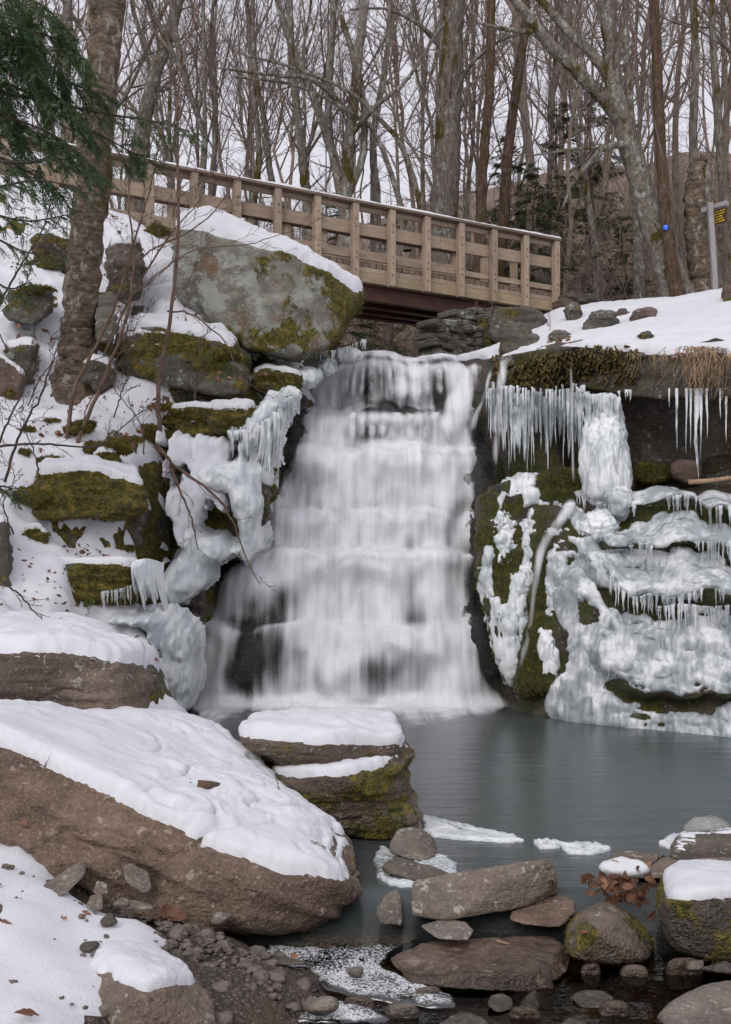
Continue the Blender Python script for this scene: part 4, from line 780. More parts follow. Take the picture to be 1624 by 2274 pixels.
# the earthy left shore
fg([(55,2005,4.4),(60,1992,4.42),(120,1970,4.5),(165,1935,4.62),(180,1915,4.7),(192,1920,4.7),(188,1945,4.62),(150,1985,4.48),(90,2008,4.38),(120,1960,4.8),(175,1912,4.9)], 'curved thin plate of grey rock sticking out of the snowy shore', 'rock_grey', 86, 5, 16, .012)
fg([(272,1925,4.72),(290,1915,4.75),(330,1935,4.75),(342,1965,4.7),(325,1995,4.65),(290,1975,4.62),(275,1950,4.66),(310,1940,4.95)], 'grey stone embedded in the earth under the tilted slab', 'rock_grey', 87, 5, 12, .012)
fg([(190,2010,4.45),(200,1988,4.5),(228,1985,4.52),(230,2018,4.45),(210,2024,4.42),(215,1986,4.6)], 'small split stone standing on the earthy shore', 'rock_grey', 88, 5, 16, .008)
fg([(205,1980,4.55),(215,1955,4.62),(240,1962,4.6),(240,1985,4.55),(220,1992,4.52),(225,1958,4.75)], 'brown stone half buried above the split stone', 'rock_brown', 89, 5, 12, .01)
fg([(-40,2010,4.1),(-20,2000,4.15),(5,2010,4.15),(6,2050,4.05),(-30,2060,4.0),(-15,2003,4.3)], 'dark stone cut by the picture edge above the snowy corner', 'rock_dark', 90, 4, 12, .01)
for (u, v, Y, r, lb) in [(345,1682,6.2,.028,'lone dark pebble on the snow sheet of the tilted slab'),(240,2045,4.3,.032,'dark pebble in snow below the split stone'),(190,2103,4.05,.03,'oval dark pebble in the snow near the snow-wedged rock'),(52,2177,3.85,.03,'flat dark pebble low in the corner snow'),
                         (140,2222,3.72,.045,'round dark stone beside the snow-wedged rock'),(120,2090,4.1,.02,'tiny dark pebble on the open corner snow'),(245,2072,4.35,.03,'angular dark pebble next to the smooth grey brown stone'),
                         (1610,2154,4.45,.05,'small brown stone in dark water under the snow-capped boulder'),(798,2152,4.45,.03,'little brown pebble lying on the frosted ice'),(1545,2143,4.5,.045,'wet brown stone in the shadow of the snow-capped boulder'),(715,2245,4.05,.06,'small pinkish grey stone at the ice edge low in the picture'),
                         (480,2035,4.62,.05,'grey cobble beside the fallen leaves under the slab'),(265,2005,4.52,.03,'blue grey pebble at the foot of the earthy shore'),(295,2010,4.55,.04,'flat blue grey cobble at the foot of the earthy shore')]:
    c = np.array(px(u, v, Y)); rr = np.random.RandomState(int(u+v)); pts = c+rr.normal(size=(14, 3))*np.array([1, .8, .5])*r*.9
    rock('pebble', pts, M['rock_dark' if 'dark' in lb else 'rock_grey'], 4, 8, .004, 8, 0, 9, int(u), world=True, label=lb, cat='stone')
for i, (u0, u1, v0, v1, mt, lb) in enumerate([(1060,1125,2045,2075,'rock_brown','brown stone filling the gap under the long block'),(1210,1262,2050,2085,'rock_slab','reddish stone wedged behind the broad flat slab'),(1290,1345,1985,2010,'rock_brown','brown stone behind the round mossy boulder'),(1420,1470,1960,2005,'rock_brown','brown stone between leaf clump and snow-capped boulder'),(1180,1230,2195,2222,'rock_slab','small reddish stone in front of the broad flat slab'),(1375,1440,2165,2195,'rock_brown','wet brown stone in front of the round mossy boulder'),(1480,1560,2150,2190,'rock_slab','flat reddish stone in the dark water at right'),(920,985,2215,2245,'rock_brown','low brown stone at the tip of the frosted ice'),(1330,1400,2245,2285,'rock_brown','brown stone low in the stream near the oval stone'),(760,830,2235,2270,'rock_slab','flat reddish stone in the lower frosted ice'),(850,930,2250,2290,'rock_grey','grey stone at the lower edge left of centre'),(1290,1335,2160,2190,'rock_slab','small reddish stone beside the oval glazed stone'),(1560,1630,1965,1990,'rock_brown','hidden brown stone by the snow-capped boulder foot'),(1130,1200,2258,2290,'rock_slab','reddish stone below the wedge stone')]):
    Yq = (1.5+.22)*F_PX/(v1-V0); fg(slabpts(u0, u1, v0-22, v1+6, Yq, .16, 0, 0, .2), lb, mt, 300+i, 4, 14, .012)
# pebbles and gravel of the shore and the stream bed
def pebbles(name, n, region, rmin, rmax, mat, seed, label, zoff=.0, accept=None):
    D, F = ico(2); rs = np.random.RandomState(seed); Vs, Fs = [], []; cnt = 0
    cand = np.c_[rs.uniform(*region[0], n*3), rs.uniform(*region[1], n*3)]
    if accept: cand = cand[[bool(accept(x, y)) for x, y in cand]]
    zz = bedZ(cand[:, 0], cand[:, 1])+zoff
    for (x, y), z in list(zip(cand, zz))[:n]:
        r = rmin+(rmax-rmin)*rs.rand()**2.6; a = rs.rand()*6.28; sc = np.array([1, rs.uniform(.6, .95), rs.uniform(.35, .7)])*r
        v = D*sc*(1+.18*rs.normal(size=(len(D), 1))); v = np.c_[v[:, 0]*math.cos(a)-v[:, 1]*math.sin(a), v[:, 0]*math.sin(a)+v[:, 1]*math.cos(a), v[:, 2]]
        Vs.append(v+np.array([x, y, z+r*.15])); Fs.append(F+cnt*len(D)); cnt += 1
    o = link(name, mesh_np(name, np.concatenate(Vs), np.concatenate(Fs), mats=[mat], smooth=True)); return tag(o, label, 'gravel', None, 'stuff')
pebbles('gravel', 700, ((-1.2, -.35), (4.1, 4.95)), .006, .022, M['gravel'], 3, 'brown grey gravel at the foot of the tilted slab', 0, lambda x, y: -1.15 < x+.5*(y-4.5) < -.45)
pebbles('stream_pebbles', 600, ((-.9, 1.9), (3.5, 5.2)), .012, .06, M['gravel'], 4, 'brown pebbles on the stream bed under clear water')
pebbles('shore_pebbles', 160, ((-1.6, -.6), (3.5, 4.7)), .006, .022, M['gravel'], 5, 'dark pebbles poking through thin shore snow', .03)
# ================================================================== ICE
ICM = []
for k in range(8):
    rs = np.random.RandomState(k+50); n = 12; z = np.linspace(0, 1, n); ax = np.cumsum(rs.normal(size=(n, 2)), 0)*.12
    r = np.maximum((1-z)**.8*(1+.15*rs.normal(size=n)), .02); th = np.arange(7)*2*math.pi/7; V = []
    for i in range(n):
        for a in th: V.append((ax[i, 0]+r[i]*math.cos(a), ax[i, 1]+r[i]*math.sin(a), -z[i]))
    F = []
    for i in range(n-1):
        for j in range(7): F.append((i*7+j, (i+1)*7+j, (i+1)*7+(j+1) % 7, i*7+(j+1) % 7))
    ICM.append(mesh_np('icicle', np.array(V), np.array(F), mats=[M['icicle']]))
def icicles(root, top, n, Lr, rr, seed, jit=(.02, .08), taperL=None):
    rs = np.random.RandomState(seed); P = spline(arr(top), 60)
    base = np.array(root.location)
    for i in range(n):
        s = (i+rs.uniform(.0, 1))/n; p = P[int(s*59)]+np.array([rs.uniform(-1, 1)*jit[0], rs.uniform(-1, 1)*jit[1], .02])
        k = p[1]/F_PX; L = (Lr[0]+(Lr[1]-Lr[0])*rs.rand()**1.6)*k*(taperL(s) if taperL else 1); r = rs.uniform(*rr)*k
        o = link('icicle', ICM[rs.randint(8)], root, tuple(p-base)); o.scale = (r, r, L); o.rotation_euler = (0, 0, rs.uniform(0, 6.28))
def ice_sheet(name, top, bot, mat, seed, parent=None, ridge=.05, n=(70, 90), bulge=.12, label=None):
    A = spline(arr(top), n[1]); B = spline(arr(bot), n[1]); t = np.linspace(0, 1, n[0])[:, None, None]
    ragged = .5+.5*(gn(np.c_[np.arange(n[1])*.13, 0*A[:, 0], 0*A[:, 0]], seed)+.6*gn(np.c_[np.arange(n[1])*.4, 0*A[:, 0], 0*A[:, 0]], seed+1)); A3, B3 = A[None], (A+(B-A)*np.clip(.25+.95*ragged, .12, 1.25)[:, None])[None]
    V = (A3*(1-t)+B3*t); V[..., 1] -= bulge*np.sin(np.linspace(0, 1, n[0])*math.pi)[:, None]**.7
    V = V.reshape(-1, 3); Nn = np.array([0, -1, 0])
    h = ridge*(1-2*np.abs(gn(V*np.array([11, 3, .8]), seed)))+ridge*.5*(1-2*np.abs(gn(V*np.array([26, 6, 2.5]), seed+3)))+ridge*.6*fbm(V*6, 3, seed+5)
    V = V+Nn*h[:, None]
    o = link(name, mesh_np(name, V, grid_faces(*n), mats=[mat]), parent)
    if parent is not None: o.location = -np.array(parent.location)
    return o
def ice_blob(pts, label, mat='ice', seed=1, sub=5, billow=.03, bfreq=7, amp=.03, freq=4, p=8, world=False, **kw):
    return rock('ice_bulge', pts, M[mat], sub, p, amp, freq, 0, 9, seed, chips=kw.pop('chips', 0), billow=billow, bfreq=bfreq, label=label, cat='ice', world=world, **kw)
def blobpts(u0, u1, v0, v1, Y, d, lean=0):
    um, vm = (u0+u1)/2, (v0+v1)/2; out = []
    for a in np.linspace(0, 2*math.pi, 10, endpoint=False): out.append((um+(u1-u0)/2*math.cos(a)+lean*math.sin(a), vm+(v1-v0)/2*math.sin(a), Y))
    for f, q in ((.6, -.7), (.6, .9)):
        for a in np.linspace(.3, 2*math.pi+.3, 7, endpoint=False): out.append((um+(u1-u0)/2*f*math.cos(a), vm+(v1-v0)/2*f*math.sin(a), Y+q*d))
    return out
def ice_over(geo, spots, mat, label, seed, T=.07, namp=.9, nf=(5, 5, 2), bill=.035, bf=9, thr=.35, name='ice_crust'):
    """ice grown on the surface of a rock: spots are places (u, v, ru, rv, amount) on it"""
    V, F, N = geo; uu = U0+F_PX*V[:, 0]/V[:, 1]; vv = V0-F_PX*(V[:, 2]-EYE)/V[:, 1]; s = np.full(len(V), -thr)
    for (gu, gv, ru, rv, am) in spots: s += am*np.exp(-((uu-gu)/ru)**2-((vv-gv)/rv)**2)
    s = s+namp*fbm(V*np.array(nf), 4, seed)*(s > -thr*.9); s = np.where(N[:, 1] > .5, 0, np.clip(s, 0, 1)); keep = s[F].max(1) > 0
    g = lambda q, sd: 1-2.0*np.sqrt(gn(V*np.array(q), sd)**2+.01)
    h = T*(1-(1-s)**2.2)+np.minimum(1, s*2.5)*(bill*g((bf, bf, bf), seed+1)+bill*.5*g((bf*2.2, bf*2.2, bf*1.4), seed+2))-.02*(s <= 0)
    S, G, _ = subset(V+(N+np.array([0, -.2, 0]))*h[:, None], F, keep); o = link(name, mesh_np(name, S, G, mats=[M[mat]])); return tag(o, label, 'ice')
def relief_ice(name, ctrl, spots, ubox, mat, label, seed, T=.22, n=(150, 110), bill=.05, bf=5, namp=.5, vcol=.5, thr=.3):
    C = arr(ctrl); fY = RBF(np.c_[C[:, 0], C[:, 2], C[:, 1]], 1e-2); Ym = C[:, 1].mean()
    a, b = px(ubox[0], ubox[3], Ym), px(ubox[1], ubox[2], Ym); X, Z = np.meshgrid(np.linspace(a[0], b[0], n[1]), np.linspace(a[2], b[2], n[0]))
    Y = fY(X, Z); V = np.c_[X.ravel(), Y.ravel(), Z.ravel()]; uu = U0+F_PX*V[:, 0]/V[:, 1]; vv = V0-F_PX*(V[:, 2]-EYE)/V[:, 1]; s = np.full(len(V), -thr)
    for (gu, gv, ru, rv, am) in spots: s = s+am*np.exp(-((uu-gu)/ru)**2-((vv-gv)/rv)**2)
    s = np.clip(s+namp*fbm(V*np.array([4, 4, 1.6]), 4, seed), 0, 1); F = grid_faces(*n); keep = s[F].max(1) > 0
    g = lambda q, sd: 1-2.0*np.sqrt(gn(V*np.array(q), sd)**2+.012)
    h = T*(1-(1-s)**2)+np.minimum(1, s*2)*(bill*g((bf, bf, bf*.8), seed+1)+bill*.4*g((bf*2.4, 3, bf*1.6), seed+2)+vcol*bill*g((16, 4, 1.2), seed+3))-.45*(1-np.minimum(1, s*5))
    V = V+np.c_[0*h, -h, -.15*h]
    S, G, _ = subset(V, F, keep); o = link(name, mesh_np(name, S, G, mats=[M[mat]])); return tag(o, label, 'ice')
# left side
relief_ice('snow_drift', [(400,960,12.75),(420,1010,12.75),(480,1010,13.0),(430,1150,12.5),(470,1080,12.75),(520,960,13.05),(380,1080,12.35),(400,1200,12.3),(540,1020,13.1)],
    [(420,1000,55,45,1.1),(470,1070,45,60,1.0),(415,1120,40,60,1.0),(500,990,40,30,.9),(390,1190,25,30,.6)], (350,560,930,1260), 'snow', 'snow drift speckled with moss on the bank beside the left ice', 73, .12, (110, 80), .02, 5, 1.3, .0, .35)['category'] = 'snow'
relief_ice('ice_flow', [(500,955,13.0),(560,950,13.0),(620,900,13.4),(660,850,14.3),(540,1010,13.0),(590,1060,13.2),(460,1060,12.75),(570,1120,12.95),(520,1230,12.75),(440,1230,12.6),(380,1300,12.3),(450,1320,12.6),(640,1000,13.9),(600,1200,13.4)],
    [(600,920,40,40,.9),(570,980,45,40,1),(590,1040,22,35,.9),(625,890,30,30,.8),(500,1055,60,30,1.0),(550,1110,40,45,1.1),(560,1190,30,60,1.1),(480,1220,40,35,1.0),(420,1190,20,50,.7),(420,1280,50,40,1.0),(380,1310,30,50,.8)], (350,670,850,1380), 'ice', 'pale ice cascade wrapped round the left bank beside the falls', 71)
relief_ice('ice_flow', [(240,1370,10.9),(330,1360,11.1),(380,1380,11.6),(430,1430,12.0),(310,1440,11.1),(380,1480,11.6),(430,1520,12.1),(340,1540,11.7),(400,1590,12.0),(460,1500,12.4)],
    [(300,1375,60,18,.9),(370,1390,35,25,.9),(400,1430,38,38,1.1),(340,1470,30,30,.7),(395,1500,40,28,1.0),(375,1555,45,42,1.2),(345,1420,30,20,.5)], (225,450,1345,1605), 'ice', 'stacked shell-like ice bulges between the snowy boulder and the pool', 72, .22, (110, 100), .06, 4.5)
lc = empty('ice_curtain', px(575, 950, 13.1)); tag(lc, 'glassy ice curtain with fringe of icicles hanging left of the waterfall', 'ice')
ice_sheet('ice_sheet', [(508,955,13.0),(560,950,12.95),(600,925,13.05),(632,905,13.3),(648,880,13.7)], [(512,985,12.95),(545,1010,12.95),(575,1062,13.0),(600,1068,13.1),(622,1010,13.4)], M['ice'], 3, lc)
icicles(lc, [(508,953,12.9),(560,950,12.85),(600,930,12.95)], 26, (25,75), (1.6,4), 4)
icicles(lc, [(595,935,12.95),(625,905,13.15),(645,880,13.5)], 14, (60,150), (3,6), 5)
ice_blob(blobpts(648,716,812,866,14.9,.35,-8), 'clear ice bulge at the brink left of the falls', 'ice', 3)
ice_blob(blobpts(612,672,856,902,14.3,.3,-6), 'ice lip just below the brink bulge', 'ice_white', 4)
ice_blob(blobpts(700,752,792,836,15.4,.25), 'round clear ice knob beneath the huge boulder', 'ice_clear', 5)
ice_blob(blobpts(735,812,772,806,15.7,.3), 'ice ridge in the shadow beneath the boulder nose', 'ice', 51)
ub = empty('icicle_row', px(770, 775, 15.3)); tag(ub, 'row of short icicles under the nose of the huge boulder', 'icicles')
icicles(ub, [(690,770,14.95),(740,780,15.1),(790,765,15.3),(815,755,15.5)], 18, (12,34), (1.5,3.5), 6)
lb = empty('ice_drape', px(310, 1270, 11.2)); tag(lb, 'drape of ice with icicles at the corner of the square mossy block', 'ice')
ice_sheet('ice_sheet', [(296,1245,10.9),(330,1240,11.1),(365,1250,11.6)], [(305,1345,10.95),(345,1370,11.2),(380,1370,11.7)], M['ice'], 13, lb, .03, (60, 50))
icicles(lb, [(225,1318,10.85),(262,1312,10.85),(305,1300,10.9)], 20, (25,52), (1.5,3.5), 14)
# right side
rc = empty('ice_curtain', px(1190, 950, 13.8)); tag(rc, 'wide ragged ice curtain hanging under the mossy cap rock', 'ice')
ice_sheet('ice_sheet', [(1082,880,14.35),(1130,872,14.2),(1190,880,13.95),(1240,880,13.75),(1292,868,13.5)], [(1090,985,14.2),(1140,1030,14.0),(1190,1020,13.85),(1240,1025,13.7),(1290,1010,13.5)], M['ice_clear'], 23, rc, .05, (80, 150), .10)
icicles(rc, [(1080,868,14.2),(1130,862,14.0),(1190,870,13.75),(1240,870,13.55),(1300,860,13.3)], 46, (30,200), (1.6,5.0), 24, (.03, .14))
icicles(rc, [(1080,850,14.15),(1190,865,13.7),(1300,850,13.25)], 16, (20,60), (1.2,3), 25, (.03, .10))
ice_blob([(1310,872,13.2),(1345,862,13.2),(1375,870,13.1),(1385,930,12.95),(1398,1010,12.85),(1408,1060,12.8),(1400,1110,12.6),(1300,1115,12.6),(1288,1020,12.95),(1292,950,13.05),(1345,1000,12.4),(1345,1080,12.3),(1345,880,13.7),(1380,1080,13.5),(1310,1080,13.5),(1345,930,12.75)],
         'massive blue-white ice column reaching from the cap rock to the ledge', 'ice', 28, 6, .03, 9, .04, 5, bscale=(1.3, 1, .22), chips=0)
cc = empty('icicle_fringe', px(1345, 900, 12.9)); tag(cc, 'fringe of icicles clinging around the massive ice column', 'icicles')
icicles(cc, [(1285,868,13.2),(1310,880,12.98),(1340,880,12.85),(1372,885,12.85)], 30, (50,200), (3,7), 29, (.03, .06))
icicles(cc, [(1375,870,12.9),(1410,872,12.75)], 7, (15,50), (1.5,3.5), 30)
ice_blob(blobpts(1285,1375,1130,1215,12.45,.35,-10), 'bubbly ice dome below the ice column', 'ice', 36, 6, .05, 8)
ice_blob(blobpts(1340,1412,1075,1160,12.45,.3,0), 'smooth ice hump at the foot of the ice column', 'ice_white', 37, billow=.03, bfreq=5)
lr = empty('icicle_row', px(1480, 1360, 11.0)); tag(lr, 'row of stubby icicles in the dark gap of the right ledges', 'icicles')
icicles(lr, [(1460,1350,11.05),(1520,1345,10.9),(1580,1350,10.8),(1640,1345,10.7)], 26, (30,70), (2,5), 43, (.03, .06))
CI = [(1504,1000,3.6,'slim icicle hanging at the dark cave mouth, nearest the ice column'),(1525,1010,3.0,'thin icicle beside the slim cave icicle'),(1534,997,3.0,'slightly shorter icicle paired at the cave mouth'),(1550,1076,7.5,'thickest and longest icicle under the dead grass'),(1558,1028,4,'icicle joined to the side of the longest icicle'),
      (1571,973,3.2,'medium icicle under the hanging dead grass'),(1600,930,3.2,'short icicle near the picture edge under the cap rock'),(1614,983,3.6,'long icicle at the picture edge under the cap rock'),(1487,905,2.2,'tiny icicle on the lip of the cave')]
for i, (u, v1, r, lb_) in enumerate(CI):
    p0 = np.array(px(u, 862, 12.42)); k = p0[1]/F_PX; o = link('icicle', ICM[i % 8].copy(), None, tuple(p0)); o.scale = (r*k, r*k, (v1-862)*k); tag(o, lb_, 'icicle')
G1 = GEO['tall dark mossy rock beside the waterfall, streaked with ice']; G2 = GEO['mossy green wedge of rock between the thin stream and the white ice']
ice_over(G1, [(1180,1070,40,45,1.1),(1192,1160,26,70,1.0),(1180,1260,30,60,.9),(1120,1180,28,60,.75),(1085,1280,22,60,.6),(1150,1390,50,70,1.15),(1150,1480,26,50,.9)], 'ice', 'sparkling crust of ice streaking the tall mossy rock', 81)
ice_over(G2, [(1240,1330,26,60,.8),(1225,1430,26,60,.75),(1265,1240,26,30,.7),(1290,1300,20,60,.8)], 'ice', 'crust of ice along the edge of the mossy wedge', 82)
k0 = ['row of icicles on the lowest ledge lip of the ice wall', 'row of icicles on the middle ledge lip of the ice wall', 'row of icicles on the upper ledge lip of the ice wall', 'row of icicles on the topmost lip below the cave']
for q, LP_ in enumerate(LIPS):
    m = (LP_[:, 0] > 2.15) & (LP_[:, 0] < 4.1); Q = LP_[m]; rs2 = np.random.RandomState(60+q); lr = empty('icicle_row', tuple(Q[len(Q)//2])); tag(lr, k0[q], 'icicles'); cl = gn(np.c_[Q[:, 0]*3.1, 0*Q[:, 0], 0*Q[:, 0]], q+7)
    for i in range(70):
        j = rs2.randint(len(Q))
        if cl[j] < -.05: continue
        pp = Q[j]+np.array([rs2.normal()*.01, -.10-.05*rs2.rand(), .02]); L = (.06+.30*max(cl[j], 0)+.12*rs2.rand())*(.5 if q == 4 else 1); r = rs2.uniform(.008, .024); o = link('icicle', ICM[rs2.randint(8)], lr, tuple(pp-Q[len(Q)//2])); o.scale = (r, r, L); o.rotation_euler = (0, 0, rs2.uniform(0, 6))
sp_ = [(1278,1085),(1262,1130),(1225,1180),(1197,1240),(1182,1330),(1170,1420),(1152,1490),(1132,1548)]
sq_ = spline(np.array([(u, v, 0) for u, v in sp_]), 22); hq_ = np.array([hit(u, v, 10) or 12.6 for u, v, _ in sq_]); hq_ = np.array([hq_[max(0, i-1):i+2].min() for i in range(22)])
streamlet('thin_waterfall', [(u, v, y-.12) for (u, v, _), y in zip(sq_, hq_)], [40,46,42,34,26,24,28,40], 'narrow stream sliding down between two mossy rocks', .50, 9)
# thin ice on the water
def plate(name, poly, z, mat, label, seed, thick=.018):
    P = [((u-U0)/F_PX, v) for u, v in poly]; pts = []
    for u, v in poly:
        Y = (EYE-z)*F_PX/(v-V0); pts.append(((u-U0)/F_PX*Y, Y))
    pts = np.array(pts); n = 60; Q = np.vstack([pts, pts[:1]]); d = np.r_[0, np.cumsum(np.linalg.norm(np.diff(Q, axis=0), axis=1))]; s = np.linspace(0, d[-1], n, endpoint=False)
    E = np.c_[np.interp(s, d, Q[:, 0]), np.interp(s, d, Q[:, 1])]; c = E.mean(0); rs = np.random.RandomState(seed)
    E = c+(E-c)*(1+.07*np.abs(np.sin(np.arange(n)*1.57))[:, None]+.03*rs.normal(size=(n, 1)))
    V, F = [], []; rings = [(1, z-thick), (1.0, z), (.93, z+thick*.6), (.75, z+thick*.25), (.5, z+thick*.5), (.25, z+thick*.3), (.05, z+thick*.35)]
    for f, zz in rings:
        for e in E: q = c+(e-c)*f; V.append((q[0], q[1], zz+.004*rs.normal()))
    for i in range(len(rings)-1):
        for j in range(n): F.append((i*n+j, i*n+(j+1) % n, (i+1)*n+(j+1) % n, (i+1)*n+j))
    dens = np.concatenate([np.full(n, q) for q in (0, 0, .3, .7, 1, 1, 1)])
    o = link(name, mesh_np(name, np.array(V), np.array(F), {'dens': dens}, mats=[mat])); return tag(o, label, 'ice')
plate('ice_plate', [(940,1810),(985,1822),(1060,1840),(1120,1852),(1165,1864),(1120,1868),(1040,1862),(965,1856),(945,1845)], .01, M['ice'], 'wedge of thin ice reaching into the pool from the mossy rock', 1)
plate('ice_plate', [(1185,1868),(1215,1865),(1243,1870),(1240,1880),(1200,1882)], .01, M['ice'], 'small oval pan of ice floating on the pool', 2)
plate('ice_plate', [(1242,1874),(1290,1871),(1335,1876),(1356,1884),(1320,1895),(1265,1893)], .01, M['ice'], 'larger oval pan of ice floating next to the small one', 3)
plate('ice_plate', [(1465,1872),(1490,1855),(1525,1850),(1530,1868),(1490,1882)], .01, M['ice'], 'lobed ice plate around the pale boulder', 4)
plate('ice_plate', [(836,1900),(850,1880),(900,1905),(990,1900),(1010,1920),(1010,1950),(960,1968),(880,1962),(842,1945)], .012, M['ice_clear'], 'glaze of ice around the low wet rock', 5)
plate('frost_sheet', [(585,2110),(650,2080),(760,2062),(860,2050),(925,2058),(935,2085),(880,2105),(845,2140),(860,2175),(960,2205),(1020,2222),(960,2232),(820,2215),(720,2195),(690,2160),(620,2140)], -.152, M['frost_ice'], 'sheet of stream ice speckled with white frost', 6, .008)
plate('frost_sheet', [(1065,2068),(1110,2050),(1180,2046),(1215,2055),(1190,2070),(1110,2078)], -.155, M['frost_ice'], 'small patch of frosted ice behind the broad flat slab', 7, .008)
plate('frost_sheet', [(500,2215),(560,2205),(700,2215),(820,2235),(860,2262),(760,2270),(600,2262),(520,2240)], -.152, M['frost_ice'], 'frosted ice along the lower edge of the gravel', 8, .008)
plate('frost_sheet', [(1440,2010),(1480,2005),(1500,2040),(1470,2060),(1420,2050)], -.12, M['ice_clear'], 'splash ice beside the dark snow-capped boulder', 9, .02)
# ================================================================== TREES
def rot_about(d, ang, az):
    d = np.atleast_2d(d); d = d/(np.linalg.norm(d, axis=1)[:, None]+1e-9); ref = np.where((np.abs(d[:, 2]) < .9)[:, None], np.array([0, 0, 1.0]), np.array([1.0, 0, 0]))
    a = np.cross(d, ref); a /= np.linalg.norm(a, axis=1)[:, None]; b = np.cross(d, a); ang = np.atleast_1d(ang)[:, None]; az = np.atleast_1d(az)[:, None]
    return d*np.cos(ang)+(a*np.cos(az)+b*np.sin(az))*np.sin(ang)
def grow(tb, path, rad, lev, cfg, rs, tmin=None):
    path = np.asarray(path); rad = np.asarray(rad)
    if path.ndim == 2: path, rad = path[None], rad[None]
    n, lf, a0, a1, upb, sides, npt = cfg[lev]; B, m = path.shape[:2]; tm = .25 if tmin is None else tmin
    L = np.linalg.norm(np.diff(path, axis=1), axis=2).sum(1)
    t = tm+(1-tm)*((np.arange(n)[None]+rs.rand(B, n))/n); k = t*(m-1); j = np.minimum(k.astype(int), m-2); f = (k-j)[..., None]; bi = np.arange(B)[:, None]
    p = path[bi, j]*(1-f)+path[bi, j+1]*f; r0 = rad[bi, j]*(1-f[..., 0])+rad[bi, j+1]*f[..., 0]; d = path[bi, j+1]-path[bi, j]
    K = B*n; p = p.reshape(K, 3); r0 = r0.ravel(); dd = rot_about(d.reshape(K, 3), rs.uniform(a0, a1, K), rs.uniform(0, 6.283, K)); dd[:, 2] += upb*rs.uniform(.3, 1.2, K); dd /= np.linalg.norm(dd, axis=1)[:, None]
    ln = np.repeat(L, n)*lf*rs.uniform(.55, 1.15, K)*(1.08-.62*t.ravel()); r = np.maximum(np.minimum(r0*.62, ln*.022+.0012), .0028)
    P = [p]; cur = dd
    for s in range(npt-1):
        cur = cur+rs.normal(size=(K, 3))*.17+np.array([0, 0, upb*.12]); cur = cur/np.linalg.norm(cur, axis=1)[:, None]; P.append(P[-1]+cur*(ln/(npt-1))[:, None])
    P = np.stack(P, 1); R_ = r[:, None]+(np.maximum(r*.28, .0022)-r)[:, None]*np.linspace(0, 1, npt)[None]; tb.batch(P, R_, sides)
    if lev+1 < len(cfg): grow(tb, P, R_, lev+1, cfg, rs)
def far_proto(seed, H, r0, cfg, fork=0, lean=0, tmin=.3):
    rs = np.random.RandomState(seed); tr, cr = Tubes(), Tubes(); n = 14
    z = np.linspace(0, 1, n); w = np.cumsum(rs.normal(size=(n, 2)), 0)*.026*H; w -= w[0]; w *= z[:, None]**.5*.6
    P = np.c_[w[:, 0]+lean*z*H, w[:, 1], z*H]; Rr = .8*r0*(1-z*.93)**.85*(1+.9*np.exp(-z*28)); P[0, 2] -= .4
    tr.add(P, Rr, 9); grow(cr, P, Rr, 0, cfg, rs, tmin)
    for k in range(fork):
        j = rs.randint(4, 7); d = rot_about(P[j+1]-P[j], rs.uniform(.25, .5), rs.uniform(0, 6.28))[0]; Q = [P[j]]
        for s in range(9): d = d+rs.normal(size=3)*.07+np.array([0, 0, .06]); d /= np.linalg.norm(d); Q.append(Q[-1]+d*H*(1-z[j])*.11)
        Q = np.array(Q); Rq = np.linspace(Rr[j]*.75, .012, len(Q)); tr.add(Q, Rq, 7); grow(cr, Q, Rq, 0, cfg, rs, .15)
    return tr, cr
#        n  lenf  a0   a1   up  sides pts
CF1 = [(16, .30, .5, .95, .30, 4, 6), (7, .46, .4, .9, .16, 3, 4), (5, .48, .4, .9, .1, 3, 3), (3, .5, .4, .9, .05, 3, 2)]
CF2 = [(13, .38, .35, .75, .4, 4, 6), (7, .42, .4, .9, .2, 3, 4), (5, .5, .4, .9, .1, 3, 3), (2, .5, .4, .9, .05, 3, 2)]
CF3 = [(24, .22, .7, 1.2, .12, 4, 5), (7, .46, .4, .9, .1, 3, 4), (6, .5, .4, .9, .1, 3, 2)]
PROTO = []
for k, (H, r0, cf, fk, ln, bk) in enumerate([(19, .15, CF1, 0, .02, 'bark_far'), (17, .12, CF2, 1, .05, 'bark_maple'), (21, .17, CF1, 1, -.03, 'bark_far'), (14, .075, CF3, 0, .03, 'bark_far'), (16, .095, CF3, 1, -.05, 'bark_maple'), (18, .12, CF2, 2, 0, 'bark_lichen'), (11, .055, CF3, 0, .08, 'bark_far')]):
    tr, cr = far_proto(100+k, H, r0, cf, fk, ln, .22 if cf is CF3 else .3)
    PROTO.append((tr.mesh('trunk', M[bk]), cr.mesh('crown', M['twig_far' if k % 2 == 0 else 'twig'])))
def put_tree(k, x, y, s, rz, label, group, name='tree'):
    z = float(hill(np.array([[x]]), np.array([[y]]))[0, 0])-.1
    r = empty(name, (x, y, z)); r.rotation_euler = (0, 0, rz); r.scale = (s, s, s*1.0)
    link('trunk', PROTO[k][0], r); link('crown', PROTO[k][1], r); return tag(r, label, 'tree', group)
rs = np.random.RandomState(21); placed = []
n = 0
